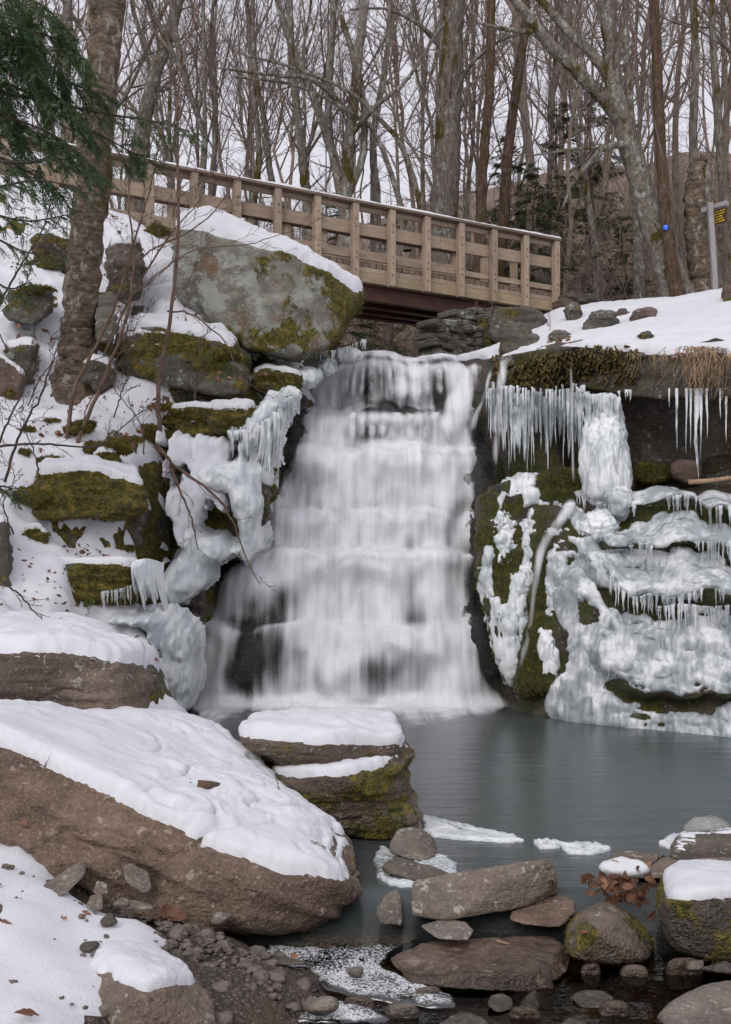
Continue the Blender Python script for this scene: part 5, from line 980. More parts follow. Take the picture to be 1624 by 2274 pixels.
while n < 100:
    y = 24.5+60*rs.rand()**1.5; x = rs.uniform(-1, 1)*(y*.36+2.5)
    if y < 30 and abs(x-.6) < 1.6: continue
    if any((x-a)**2+(y-b)**2 < (.7+.012*y)**2 for a, b in placed): continue
    placed.append((x, y)); k = rs.randint(7); u = U0+F_PX*x/y
    if 300 < u < 900 and rs.rand() < .30: continue
    zone = 'behind the bridge' if u < 1240 else 'behind the snowy right bank'
    depth = 'near' if y < 36 else 'far'
    put_tree(k, x, y, rs.uniform(.8, 1.2), rs.uniform(0, 6.28), ('bare grey leafless tree of the wood %s' % zone) if depth == 'near' else ('slender bare tree far up the wooded slope %s' % zone), 'bare trees %s, %s' % (zone, depth)); n += 1
# brush: thin many-stemmed saplings on the slope
br_t = []
for k in range(3):
    rs2 = np.random.RandomState(300+k); st, tw = Tubes(), Tubes()
    for i in range(6):
        d = np.array([rs2.normal()*.25, rs2.normal()*.25, 1.0]); P = [np.array([rs2.normal()*.15, rs2.normal()*.15, -.1])]
        L = rs2.uniform(2.2, 4.5)
        for s in range(7): d = d+rs2.normal(size=3)*.1; d /= np.linalg.norm(d); P.append(P[-1]+d*L/7)
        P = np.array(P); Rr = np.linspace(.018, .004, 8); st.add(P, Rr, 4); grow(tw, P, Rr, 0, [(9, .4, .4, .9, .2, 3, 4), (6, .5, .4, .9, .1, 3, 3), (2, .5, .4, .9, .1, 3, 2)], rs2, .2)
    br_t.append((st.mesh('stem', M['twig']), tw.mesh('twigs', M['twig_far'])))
for i in range(125):
    y = 23+34*rs.rand()**1.3; x = rs.uniform(-.8, 1)*(y*.36+1)
    if y < 28 and -2.5 < x < 2.6: continue
    z = float(hill(np.array([[x]]), np.array([[y]]))[0, 0]); r = empty('brush', (x, y, z)); r.rotation_euler = (0, 0, rs.uniform(0, 6.28)); s = rs.uniform(.7, 1.3); r.scale = (s, s, s)
    k = rs.randint(3); link('stem', br_t[k][0], r); link('twigs', br_t[k][1], r); tag(r, 'thin bare twiggy brush growing among the far trunks', 'shrub', 'brush on the wooded slope')
# hemlocks in the wood
class Fans:
    """flat sprays: many narrow blades either side of each twig"""
    def __init__(s): s.p, s.d, s.l = [], [], []
    def add(s, p, d, ln): s.p.append(p); s.d.append(d); s.l.append(ln)
    def mesh(s, name, mat, w, rs, droop=.25):
        p, d, ln = np.array(s.p), np.array(s.d), np.array(s.l); d = d/np.linalg.norm(d, axis=1)[:, None]; side = np.cross(d, np.array([0, 0, 1.0])); side /= np.linalg.norm(side, axis=1)[:, None]+1e-9
        ns = np.maximum(3, (ln/(w*.9)).astype(int)); Vs = []
        for i in range(ns.max()):
            m = ns > i; f = ((i+.5)/ns[m])[:, None]; q = p[m]+d[m]*ln[m][:, None]*f; q[:, 2] -= (droop*ln[m][:, None]*f**2)[:, 0]; l = w*2.4*(1-.55*i/ns[m])[:, None]
            for sg_ in (-1, 1):
                dd = d[m]*.75+side[m]*sg_*.8; dd[:, 2] += rs.normal(size=len(dd))*.22-.12; dd /= np.linalg.norm(dd, axis=1)[:, None]
                nn = np.cross(dd, side[m]+rs.normal(size=dd.shape)*.3); nn /= np.linalg.norm(nn, axis=1)[:, None]+1e-9; ww = np.cross(dd, nn)*w*.42
                Vs.append(np.stack([q-ww*.4, q+dd*l*.55-ww, q+dd*l, q+dd*l*.55+ww], 1))
        V = np.concatenate(Vs).reshape(-1, 3); return mesh_np(name, V, np.arange(len(V)).reshape(-1, 4), mats=[mat], smooth=False)
HEM = []
for k in range(2):
    rs2 = np.random.RandomState(500+k); H = 5.0+2*k; tr, fn = Tubes(), Fans()
    P = np.c_[.05*np.cumsum(rs2.normal(size=10)), .05*np.cumsum(rs2.normal(size=10)), np.linspace(-.2, H, 10)]; tr.add(P, np.linspace(.09, .01, 10), 7)
    for i in range(60+20*k):
        t = rs2.uniform(.12, .97); z = t*H; az = rs2.uniform(0, 6.28); L = (1.05-t)*H*.36*rs2.uniform(.6, 1.1); d = np.array([math.cos(az), math.sin(az), rs2.uniform(-.15, .2)])
        p0 = np.array([0, 0, z]); tr.add(np.array([p0, p0+d*L*.5, p0+d*L+np.array([0, 0, -.12*L])]), [.016, .009, .003], 3)
        for j in range(int(6+L*7)):
            f = rs2.uniform(.2, 1); q = p0+d*L*f+np.array([0, 0, -.12*L*f*f]); d2 = rot_about(d, rs2.uniform(.4, 1.0), rs2.choice([0, math.pi])+rs2.normal()*.3)[0]; fn.add(q, d2, L*.35*(1.15-f)+.12)
    HEM.append((tr.mesh('trunk', M['bark_brown']), fn.mesh('crown', M['needles_far'], .045, rs2)))
HL = [(1180,640,25,0,1.0,'young green hemlock in the wood just past the bridge end'),(1250,620,29,1,1.05,'taller hemlock among the trunks right of the bridge end'),(760,560,26,0,1.15,'dark hemlock seen through the middle of the bridge railing'),(620,600,27,0,.9,'small hemlock behind the left half of the railing'),(965,770,27,0,.75,'green hemlock seen under the bridge above the stone abutment'),(870,780,34,1,.8,'pale hemlock seen under the bridge in the distance'),(1130,560,33,1,1.0,'thin hemlock behind the right half of the railing'),(1390,650,26,0,.7,'little hemlock at the foot of the leaning forked tree'),(1320,560,38,1,1.1,'distant hemlock up the slope left of the leaning tree'),(1590,640,30,0,.8,'small hemlock behind the trail sign')]
for (u, v, Y, k, s, lb_) in HL:
    x = (u-U0)/F_PX*Y; z = float(hill(np.array([[x]]), np.array([[Y]]))[0, 0]); r = empty('hemlock_tree', (x, Y, z)); r.scale = (s, s, s); r.rotation_euler = (0, 0, u*.7)
    link('trunk', HEM[k][0], r); link('crown', HEM[k][1], r); tag(r, lb_, 'tree')
# ---- trees that stand out
def bark_disp(amp, freq, seed):
    def f(V, F):
        N = vnormals(V, F); return V+N*(amp*fbm(V*np.array(freq), 4, seed))[:, None]
    return f
HC = [(9, .30, .5, 1.0, .2, 4, 6), (6, .45, .4, .9, .12, 3, 4), (5, .5, .4, .9, .1, 3, 3), (1, .5, .4, .9, .05, 3, 2)]
def hero(label, stems, bark, seed, cfg=HC, twig='twig', name='tree', tmin=.3, sides=14, disp=.03, twigs=True, nn=40, flare=.5, down=.35):
    """stems: list of (points (u,v,Y), r0, r1); the first is the trunk, the rest are limbs"""
    rs = np.random.RandomState(seed); base = np.array(px(*stems[0][0][0])); r = empty(name, tuple(base)); cr = Tubes()
    for i, (pts, r0, r1) in enumerate(stems):
        P = spline(arr(pts), nn if i == 0 else 26)-base; m = len(P)
        if i == 0: P[0, 2] -= down
        P[1:-1] += rs.normal(size=(m-2, 3))*r0*.05
        Rr = np.linspace(r0, r1, m)
        if i == 0: Rr = Rr*(1+flare*np.exp(-np.linspace(0, 1, m)*14))
        t = Tubes(); t.add(P, Rr, sides if i == 0 else 9)
        link('trunk' if i == 0 else 'limb', t.mesh('trunk' if i == 0 else 'limb', M[bark], bark_disp(disp*r0/.2, (6, 6, 2.5), seed+i)), r)
        if twigs: grow(cr, P, np.maximum(Rr*.35, .006), 0, cfg, rs, tmin if i == 0 else .12)
    if twigs and cr.n: link('crown', cr.mesh('crown', M[twig]), r)
    return tag(r, label, 'tree')
CS = [(6, .14, .6, 1.1, .15, 4, 5), (6, .5, .4, .9, .1, 3, 4), (4, .5, .4, .9, .1, 3, 3)]
birch = hero('mossy-rooted birch trunk standing on the left bank before the bridge', [([(170,856,13.38),(172,800,13.3),(176,720,13.2),(190,560,13.0),(212,330,12.8),(232,120,12.8),(243,0,12.85),(250,-200,12.9)], .225, .185),
      ([(205,60,12.75),(208,20,12.7),(200,-60,12.6)], .09, .06)], 'bark_birch', 31, CS, flare=.75, disp=.05, sides=24, down=.5, nn=70)
hero('thick straight grey trunk rising behind the middle of the bridge', [([(985,600,25.5),(988,470,25.5),(998,250,25.5),(1002,0,25.5),(1004,-150,25.5)], .36, .26), ([(1005,230,25.4),(1040,150,25),(1110,90,24.6),(1180,70,24.4)], .06, .02), ([(990,120,25.5),(940,60,25.2),(860,20,25),(780,20,25)], .07, .02)], 'bark_maple', 32, HC, disp=.05)
hero('leaning lichen-covered tree forking into heavy limbs over the right bank', [([(1512,672,20.8),(1486,590,20.8),(1440,470,20.8),(1405,340,20.8),(1378,250,20.8),(1362,190,20.8),(1355,90,20.9),(1338,-40,21)], .27, .12),
      ([(1380,265,20.8),(1340,215,20.6),(1290,165,20.4),(1220,95,20.2),(1130,-20,20)], .16, .09), ([(1362,185,20.8),(1325,130,20.9),(1255,60,21),(1185,-20,21.2)], .12, .07), ([(1400,320,20.8),(1350,325,20.4),(1320,350,20.2),(1275,400,20),(1250,460,19.9)], .08, .02), ([(1350,328,20.4),(1280,330,20.2),(1200,342,20),(1130,345,19.8)], .035, .01),
      ([(1180,70,20.1),(1130,65,20),(1060,50,19.8)], .06, .02), ([(1365,200,20.8),(1372,120,20.7),(1385,40,20.7),(1400,-30,20.6)], .07, .04)], 'bark_lichen', 33, HC, disp=.04, tmin=.45, flare=.6)
marked = hero('slim dark mossy trunk carrying a blue trail marker', [([(1508,668,20.4),(1492,580,20.4),(1481,500,20.4),(1468,330,20.4),(1460,150,20.4),(1450,-60,20.4)], .125, .09)], 'bark_brown', 34, HC, tmin=.45)
snag = hero('broken dead snag with peeling bark and splintered top', [([(1560,655,20.9),(1553,580,20.9),(1545,500,20.9),(1544,430,20.9),(1552,372,20.9),(1556,355,20.9)], .25, .11)], 'bark_birch', 35, twigs=False, flare=.2, disp=.10)
t = Tubes(); b0 = np.array(px(1560,655,20.9))
for (du, dvv, hh) in ((-4, 8, 36), (5, 4, 30), (0, 0, 44), (8, 10, 20)):
    t.add(np.array([px(1553+du, 385+dvv, 20.9), px(1556+du*.7, 385-hh*.5, 20.88), px(1558+du, 385-hh, 20.86)])-b0, [.07, .05, .004], 5)
link('splinters', t.mesh('splinters', M['bark_brown']), snag)
hero('thin grey trunk standing directly behind the broken snag', [([(1558,640,22.2),(1548,480,22.2),(1540,300,22.2),(1545,120,22.2),(1535,-60,22.2)], .11, .07)], 'bark_maple', 36, HC, tmin=.35)
hero('mossy stump-rooted trunk between the snag and the sign post', [([(1592,655,21.6),(1582,580,21.6),(1572,480,21.7),(1570,380,21.8)], .16, .07)], 'bark_lichen', 37, CS, flare=.7)
hero('dark slender trunk left of the forked limbs, behind the railing', [([(1062,640,24),(1068,480,24),(1078,300,24),(1090,150,24),(1092,-60,24)], .13, .09)], 'bark_brown', 38, HC)
hero('mossy dark trunk leaning right behind the bridge railing', [([(1105,640,25),(1118,480,25),(1130,330,25),(1150,180,25),(1168,40,25),(1172,-80,25)], .14, .09)], 'bark_brown', 39, HC)
hero('many-stemmed maple with mossy arching limbs behind the bridge', [([(770,560,23),(768,440,23),(775,330,23),(790,180,23),(815,-40,23)], .17, .09), ([(765,470,23),(742,350,22.9),(690,200,22.6),(640,80,22.4),(600,-60,22.2)], .11, .06), ([(775,430,23),(808,330,23),(800,180,23.3),(760,40,23.6),(740,-60,23.8)], .09, .05),
      ([(760,450,23),(730,280,23.3),(735,120,23.5),(745,-60,23.6)], .10, .06), ([(775,250,23),(700,180,22.6),(600,165,22.2),(480,150,21.8)], .07, .02), ([(780,300,23),(830,240,22.6),(900,180,22.3),(960,90,22),(1010,20,21.8)], .06, .02)], 'bark_lichen', 40, HC, tmin=.3)
hero('arching mossy sapling bending left above the railing', [([(940,520,22.5),(930,440,22.5),(895,330,22.4),(850,270,22.3),(770,200,22),(650,150,21.8),(540,120,21.6)], .075, .02)], 'bark_lichen', 41, HC)
hero('second arching mossy sapling beside the first above the railing', [([(905,520,23),(880,420,23),(835,300,23),(780,250,22.8),(660,190,22.5),(520,170,22.2)], .07, .02)], 'bark_lichen', 42, HC)
for i, (us, r0, lb_) in enumerate([([(690,520),(670,330),(650,150),(640,-60)], .12, 'grey trunk behind the railing left of the many-stemmed maple'), ([(560,480),(575,330),(560,180),(545,-60)], .08, 'crooked thin trunk behind the railing right of the birch'), ([(300,420),(330,220),(380,60),(420,-80)], .20, 'leaning trunk just right of the birch top'), ([(470,420),(480,250),(470,80),(480,-60)], .07, 'slim grey trunk above the left half of the railing'),
                                  ([(150,300),(148,150),(155,-60)], .14, 'grey trunk half hidden by hemlock boughs'), ([(835,430),(830,300),(860,120),(870,-60)], .09, 'slim trunk between the maple and the thick straight trunk'), ([(620,460),(600,380),(590,280),(565,140),(560,-60)], .085, 'lichened bent trunk behind the left railing'), ([(1620,560),(1600,330),(1585,100),(1580,-60)], .12, 'trunk at the picture edge above the trail sign'), ([(1330,600),(1300,400),(1265,180),(1250,-60)], .09, 'thin trunk between the leaning tree and the hemlocks'), ([(1215,560),(1225,300),(1235,100),(1240,-60)], .08, 'slender grey trunk above the bridge end'), ([(1420,600),(1410,350),(1390,100),(1395,-60)], .10, 'slender trunk glimpsed behind the leaning forked tree')]):
    Y = 24+1.3*(i % 5); hero(lb_, [([(u, v, Y) for u, v in us], r0, r0*.6)], ['bark_lichen', 'bark_maple'][i % 2], 60+i, CF2[:4] if i % 3 == 0 else HC, down=2.0, tmin=.2)
# blue trail marker
mk = empty('trail_marker', px(1479, 504, 20.25)); tag(mk, 'round blue trail marker disc nailed on the slim dark trunk', 'marker')
bm = bmesh.new(); bmesh.ops.create_cone(bm, cap_ends=True, segments=24, radius1=.055, radius2=.055, depth=.008); me = bpy.data.meshes.new('disc'); bm.to_mesh(me); bm.free(); me.materials.append(M['marker_blue']); o = link('disc', me, mk); o.rotation_euler = (R(90), 0, 0)
for z in (-.018, .006, .026): link('lettering', box_mesh('lettering', .05-abs(z-.006)*.6, .004, .006, M['marker_white'], 0), mk, (0, -.006, z))
# ---- hemlock whose boughs hang in from the left
hb = empty('hemlock_tree', (-4.6, 9.2, 2.4)); tag(hb, 'green hemlock boughs reaching in from the upper left corner', 'tree')
hbb = np.array((-4.6, 9.2, 2.4)); t = Tubes(); t.add(np.array([(0, 0, -1.2), (0, .05, 3), (.05, 0, 8)]), [.2, .17, .1], 12); link('trunk', t.mesh('trunk', M['bark_brown']), hb)
BG = [([(-300,-150),(-60,-60),(90,10),(170,90)],1.0),([(-300,-40),(-60,40),(110,80),(200,140)],1.0),([(-300,60),(-60,110),(90,190),(190,260)],1.1),([(-300,120),(0,180),(150,260),(280,330),(310,345)],1.1),([(-300,220),(-60,240),(120,300),(230,390)],1.0),([(-300,160),(60,215),(220,250),(350,270),(450,300)],.8),([(-300,300),(-60,330),(60,380),(150,440)],.9),([(-300,80),(-20,60),(60,130),(110,200)],1.0),
      ([(-300,400),(-60,420),(80,400),(190,420)],.7),([(-300,480),(-60,470),(60,490),(180,470)],.55),([(-300,-60),(0,-20),(60,40),(90,110)],1.0),([(-300,340),(-40,300),(60,290),(170,330)],.9),([(-300,560),(-60,520),(60,560),(150,560)],.45),([(-300,20),(-80,130),(20,230),(60,330)],1.0),([(-300,640),(-80,600),(20,640),(70,620)],.4),([(-300,250),(-90,200),(10,120),(60,60)],1.0),([(-250,1150),(-60,1090),(10,1080),(40,1100)],.5),([(-300,40),(40,100),(150,180),(240,210)],1.0),([(-300,330),(40,360),(130,350),(250,400)],.6)]
for bi, (us, k) in enumerate(BG):
    rs2 = np.random.RandomState(700+bi); Y0 = 8.7+.9*rs2.rand(); P = spline(arr([(u, v, Y0+.06*i) for i, (u, v) in enumerate(us)]), 22)-hbb; P[:, 2] -= 0
    wd = Tubes(); wd.add(P, np.linspace(.018, .003, 22), 5); fn = Fans()
    m = int(34*k)
    for j in range(m):
        f = .15+.85*(j+rs2.rand())/m; q = P[min(int(f*21), 20)]; d = P[min(int(f*21)+1, 21)]-P[min(int(f*21), 20)]; s = 1 if j % 2 else -1
        d = d/np.linalg.norm(d); side = np.cross(d, np.array([0, 0, 1.0])); side /= np.linalg.norm(side); dd = d*.8+side*s*.8+np.array([0, 0, -.38+rs2.normal()*.28]); dd /= np.linalg.norm(dd)
        L = (.60-.36*f)*rs2.uniform(.6, 1.15)*(k**.4); wd.add(np.array([q, q+dd*L*.5, q+dd*L+np.array([0, 0, -.2*L])]), [.004, .0025, .001], 3); fn.add(q, dd, L)
        for g in range(int(5*k)+1):
            ff = rs2.uniform(.2, .95); d3 = rot_about(dd, rs2.uniform(.45, .85), rs2.choice([0, math.pi])+rs2.normal()*.4)[0]; fn.add(q+dd*L*ff+np.array([0, 0, -.2*L*ff*ff]), d3, L*.5*(1.1-ff*.6))
    bo = link('bough', wd.mesh('bough', M['twig_dark']), hb); link('needles', fn.mesh('needles', M['needles'], .013, rs2, .22), bo)
# ---- saplings and dead stems on the left bank
SC = [(10, .30, .4, .9, .25, 4, 5), (5, .45, .4, .9, .15, 3, 4), (3, .5, .4, .9, .1, 3, 3)]
SC2 = [(8, .30, .4, .9, .12, 3, 5), (4, .45, .4, .9, .1, 3, 3)]
def sapling(label, pts, r0, r1, seed, cfg=SC, mat='twig_red', tmin=.2, name='sapling'):
    rs = np.random.RandomState(seed); base = np.array(px(*pts[0])); r = empty(name, tuple(base)); P = spline(arr(pts), 30)-base; P[1:-1] += rs.normal(size=(28, 3))*.006
    t = Tubes(); t.add(P, np.linspace(r0, r1, 30), 7)
    if r0 < .0085: grow(t, P, np.linspace(r0, r1, 30)*.5, 0, cfg, rs, tmin); tag(link('stem', t.mesh('stem', M[mat]), r), kind='stuff'); return tag(r, label, 'sapling')
    link('stem', t.mesh('stem', M[mat]), r); c = Tubes(); grow(c, P, np.linspace(r0, r1, 30)*.5, 0, cfg, rs, tmin)
    link('twigs', c.mesh('twigs', M[mat]), r)['kind'] = 'stuff'; return tag(r, label, 'sapling')
sapling('tallest bare sapling rising from the ledge in front of the boulder', [(355,958,12.7),(350,878,12.7),(362,793,12.7),(380,693,12.7),(394,568,12.7),(396,400,12.7),(388,300,12.7),(392,240,12.7),(412,110,12.7),(450,-20,12.7)], .030, .008, 1, tmin=.35)
sapling('slanting sapling stem, left one of the pair beside the birch', [(142,1010,12.3),(165,868,12.3),(200,793,12.3),(260,668,12.3),(288,568,12.3),(330,430,12.2),(360,280,12.2)], .026, .006, 2)
sapling('slanting sapling stem, right one of the pair beside the birch', [(158,1015,12.25),(215,878,12.25),(250,793,12.25),(287,683,12.2),(296,568,12.2),(285,440,12.1),(300,300,12.0)], .026, .006, 3)
sapling('forked bare shrub at the left picture edge', [(10,1070,11.0),(45,960,11.0),(90,880,11.0),(120,790,11.0),(160,690,10.9)], .016, .004, 4, SC, 'twig_dark')
sapling('spreading bare shrub leaning out of the snow at the picture edge', [(-20,1030,10.6),(20,930,10.6),(60,840,10.6),(75,740,10.5)], .014, .003, 5, SC, 'twig_dark')
sapling('low arching shrub with long twigs over the golden mossy rock', [(-40,1000,10.4),(60,985,10.4),(150,990,10.4),(230,985,10.4),(290,930,10.4),(370,880,10.3)], .014, .003, 6, SC2, 'twig_dark')
sapling('dead stem hanging down from the ledge into the left ice', [(345,985,12.3),(375,1020,12.3),(400,1090,12.2),(425,1150,12.15),(440,1222,12.1)], .022, .006, 7, SC2, 'twig_red', name='dead_stem')
sapling('longer dead stem drooping across the ice to the falls', [(345,990,12.3),(390,1035,12.25),(460,1085,12.2),(510,1140,12.2),(545,1235,12.1),(578,1298,12.0)], .022, .005, 8, SC2, 'twig_red', name='dead_stem')
sapling('thin twig arching from the ferny ledge toward the brink', [(372,690,12.9),(430,700,12.9),(500,760,13.0),(540,840,13.0),(610,885,13.1)], .012, .003, 9, SC2)
sapling('bare twig hanging in from the edge above the snowy boulder', [(-30,1270,8.6),(30,1310,8.6),(70,1350,8.6),(100,1385,8.6),(128,1400,8.6)], .010, .002, 10, SC2, 'twig_dark')
sapling('long thin bare branch slanting up in front of the bridge rail', [(250,620,12.5),(330,560,12.5),(440,500,12.6),(520,410,12.6),(580,300,12.6),(590,240,12.6)], .012, .003, 11, SC2)
sapling('wiry bare branch crossing in front of the huge boulder', [(300,650,12.2),(420,560,12.2),(560,540,12.2),(680,500,12.2),(760,460,12.2)], .009, .002, 12, SC2)
sapling('twiggy stem rising beside the upright slab', [(230,790,12.4),(300,640,12.4),(380,520,12.3),(450,430,12.3),(480,330,12.2)], .014, .003, 13, SC)
sapling('bare shrub under the hemlock boughs near the picture edge', [(-10,690,12.5),(40,600,12.5),(90,520,12.4),(130,420,12.3),(200,330,12.2)], .014, .003, 14, SC, 'twig_dark')
sapling('thin seedling stem poking up from the right bank snow', [(1222,735,17.0),(1222,715,17.0),(1221,692,17.0)], .006, .002, 15, SC2)
sapling('little red-twigged shrub on the stone abutment', [(1065,695,19.2),(1060,680,19.2),(1062,660,19.2)], .008, .003, 16, SC2)
sapling('second small shrub on the abutment under the bridge', [(1098,700,19.2),(1095,680,19.2),(1085,655,19.2)], .008, .003, 17, SC2)
rs3 = np.random.RandomState(77)
for i, (u, v, lb_) in enumerate([(60,900,'wiry bare stem beside the little mossy rock on the slope'),(30,1180,'wiry twig in front of the small round mossy stone'),(250,930,'wiry twig over the snow left of the tall sapling'),(320,1010,'wiry twig above the dead stems'),(90,1050,'wiry twig in front of the golden mossy rock'),(430,900,'wiry twig by the small ledge blocks'),(280,760,'wiry twig in front of the ferny ledge, left end'),(60,620,'wiry twig by the grey green angular rock'),(130,560,'wiry bare twig under the hemlock boughs'),(420,640,'wiry twig before the boulder face'),(20,780,'wiry twig low at the picture edge'),(180,940,'wiry twig between the sapling pair and the roots')]):
    Y = (hit(u, v, 8) or 12.5); k = rs3.uniform(-.5, .9); L = rs3.uniform(120, 230)
    sapling(lb_, [(u, v+6, Y), (u+k*L*.25+rs3.normal()*8, v-L*.35, Y-.1), (u+k*L*.55+rs3.normal()*12, v-L*.7, Y-.2), (u+k*L*.9+rs3.normal()*15, v-L, Y-.25)], .009, .002, 200+i, SC, 'twig_red' if i % 2 else 'twig_dark', .15)
rs3 = np.random.RandomState(31); k = 0
while k < 34:
    u, v = rs3.uniform(10, 520), rs3.uniform(480, 1235); Y = hit(u, v, 6)
    if Y is None or Y < 10 or Y > 17: continue
    c0 = np.array(px(u, v, Y)); r = rs3.uniform(.05, .15); pts = c0+rs3.normal(size=(14, 3))*np.array([1.3, .8, .45])*r
    rock('moss_clump', pts, M['rock_bank'], 3, 9, .02, 6, 0, 9, 400+k, moss=lambda V, N: 1.1+0*V[:, 0], world=True, chips=0, label='small olive moss clump poking through the snow of the left bank', cat='moss', group='moss clumps on the left bank'); k += 1
# leaf litter, moss crumbs and twig bits strewn over the bank snow
V, F = [], []; A = GEO['left_bank'][0]; rs3 = np.random.RandomState(5); sel = A[(A[:, 0] > -5) & (A[:, 2] > .6) & (A[:, 1] < 17.5)]; dn = fbm(sel*1.4, 3, 9); sel = sel[dn > .02]
for q in sel[rs3.randint(len(sel), size=1500)]:
    s = rs3.uniform(.012, .045); d1 = rs3.normal(size=3); d1[2] *= .4; d1 /= np.linalg.norm(d1); d2 = np.cross(d1, rs3.normal(size=3)); d2 /= np.linalg.norm(d2); c0 = q+np.array([rs3.normal()*.02, -.03, .075+rs3.rand()*.02]); b0 = len(V); V.extend([c0-d1*s, c0-d2*s*.45, c0+d1*s, c0+d2*s*.45]); F.append((b0, b0+1, b0+2, b0+3))
tag(link('leaf_litter', mesh_np('leaf_litter', np.array(V), np.array(F), mats=[M['dry_leaf_dark']], smooth=False)), 'scraps of brown leaves strewn over the snowy left bank', 'leaves', None, 'stuff')
# ================================================================== STONE WALLS, LOOSE ROCKS ON THE RIGHT BANK
STM = []
for k in range(6):
    D, F = ico(4); rs2 = np.random.RandomState(k); pp = (np.abs(D)**7).sum(1)**(-1/7); V = D*pp[:, None]*.5; V += D*(.10*fbm(V*3+k*7, 3, k))[:, None]
    STM.append([V, F])
def stone_mesh(k, mat): return mesh_np('stone', STM[k][0], STM[k][1], {'moss': np.full(len(STM[k][0]), .32)}, mats=[M[mat]])
SMESH = {m: [stone_mesh(k, m) for k in range(6)] for m in ('rock_wall', 'rock_wallred', 'rock_bank')}
def wall(label, p0, p1, rows, hrow, depth, mats, seed, w=(.22, .5), batter=0.0, top=None):
    rs2 = np.random.RandomState(seed); A, B = np.array(p0), np.array(p1); L = np.linalg.norm((B-A)[:2]); d = (B-A)/L; r = empty('dry_stone_wall', tuple(A)); nn = np.array([-d[1], d[0], 0])
    if nn[1] > 0: nn = -nn
    for j in range(rows):
        x = rs2.uniform(-.15, .1)
        while x < L:
            ww = rs2.uniform(*w); hh = hrow*rs2.uniform(.75, 1.15)
            if top is None or (j+.5)*hrow < top((x+ww/2)/L):
                o = link('stone', SMESH[mats[rs2.randint(len(mats))]][rs2.randint(6)], r, tuple(d*(x+ww/2)-nn*batter*j*hrow+nn*rs2.uniform(-.05, .06)+np.array([0, 0, (j+.5)*hrow+rs2.uniform(-.015, .015)])))
                o.scale = (ww*1.03, depth*rs2.uniform(.8, 1.1), hh*1.12); o.rotation_euler = (rs2.normal()*.05, rs2.normal()*.06, math.atan2(d[1], d[0])+rs2.normal()*.08)
            x += ww*.97
    return tag(r, label, 'wall')
wall('dark dry stone abutment under the bridge, mossy at its near corner', px(950, 800, 18.8), px(1120, 800, 20.2), 6, .115, .55, ['rock_wall', 'rock_bank', 'rock_wall'], 3, top=lambda t: .62+.1*math.sin(t*9), w=(.16, .5))
wall('side of the dry stone abutment turning back under the bridge', px(1000, 780, 19.6), px(1110, 770, 20.5), 6, .12, .5, ['rock_wall', 'rock_bank'], 4)
wall('low reddish dry stone wall at the bridge end', px(1245, 702, 21.2), px(1375, 702, 22.2), 3, .14, .5, ['rock_wallred', 'rock_wall'], 5, (.2, .45), top=lambda t: .45-.2*t)
def bankrock(u0, u1, v0, v1, Y, label, mat='rock_wall', seed=1, snow=None, d=.5, k=.3):
    Y = (hit((u0+u1)/2, v1, 8) or Y+.2)-.2
    rock('rock', slabpts(u0, u1, v0, v1+25, Y, d, 0, 0, .22), M[mat], 5, 12, .05, 3, .04, 10, seed, moss=mossfront(k, seed), snow=snow, label=label)
bankrock(1085,1210,684,742,18.4,'large layered rock leaning on the stone abutment', 'rock_wall', 3, None, .9, .3); bankrock(1060,1120,705,760,18.2,'mossy rock below the layered abutment rock', 'rock_bank', 4, None, .7, .5); bankrock(1110,1185,720,770,17.6,'rounded rock at the foot of the layered abutment rock', 'rock_wall', 5)
bankrock(1295,1352,708,722,17.5,'flat brown rock in the snow below the bridge end', 'rock_wall', 6); bankrock(1305,1372,692,702,19,'thin mossy slab in the snow near the low wall', 'rock_bank', 7); bankrock(1400,1460,686,700,19,'long dark stone in the snow under the leaning tree', 'rock_wallred', 8); bankrock(1218,1268,736,746,16.5,'mossy flat rock at the snow edge above the cap rock', 'rock_bank', 9, None, .4, .6)
bankrock(1265,1278,698,706,19.6,'small grey stone in the snow, closer to the bridge end', 'rock_wall', 10); bankrock(1370,1395,684,694,19.6,'small brown stone in the snow beside the thin mossy slab', 'rock_wallred', 11); bankrock(1420,1452,734,742,15.2,'dark stone sunk in the smooth snow bank', 'rock_dark', 12); bankrock(1150,1200,745,756,16.8,'low stone at the end of the snowy brink', 'rock_bank', 13); bankrock(1606,1640,634,662,20.5,'rounded brown rock at the picture edge below the sign', 'rock_wallred', 14)
bankrock(1255,1290,672,690,20.4,'grey stone leaning against the low reddish wall', 'rock_wall', 15)
# cave stones and driftwood
rock('rock', slabpts(1490,1560,1020,1075,13.2,.7,0,0,.25), M['rock_wallred'], 5, 10, .04, 3, 0, 9, 3, label='reddish rock inside the dark cave behind the icicles'); rock('rock', slabpts(1560,1650,1010,1070,13.4,.7,0,0,.25), M['rock_cliff'], 5, 10, .05, 3, 0, 9, 4, moss=mossfront(.6, 3), label='mossy rock at the back of the cave near the picture edge')
rock('rock', slabpts(1410,1490,1025,1075,13.3,.7,0,0,.25), M['rock_cliff'], 5, 10, .06, 4, 0, 9, 5, moss=mossfront(.6, 5), label='icy mossy rubble in the cave next to the ice column')
t = Tubes(); P = spline(arr([(1530,1070,12.3),(1580,1066,12.2),(1660,1056,12.1)]), 12); t.add(P, np.linspace(.03, .02, 12), 8); o = link('driftwood', t.mesh('driftwood', M['dead_grass'])); tag(o, 'pale broken branch lying in the mouth of the cave', 'branch')
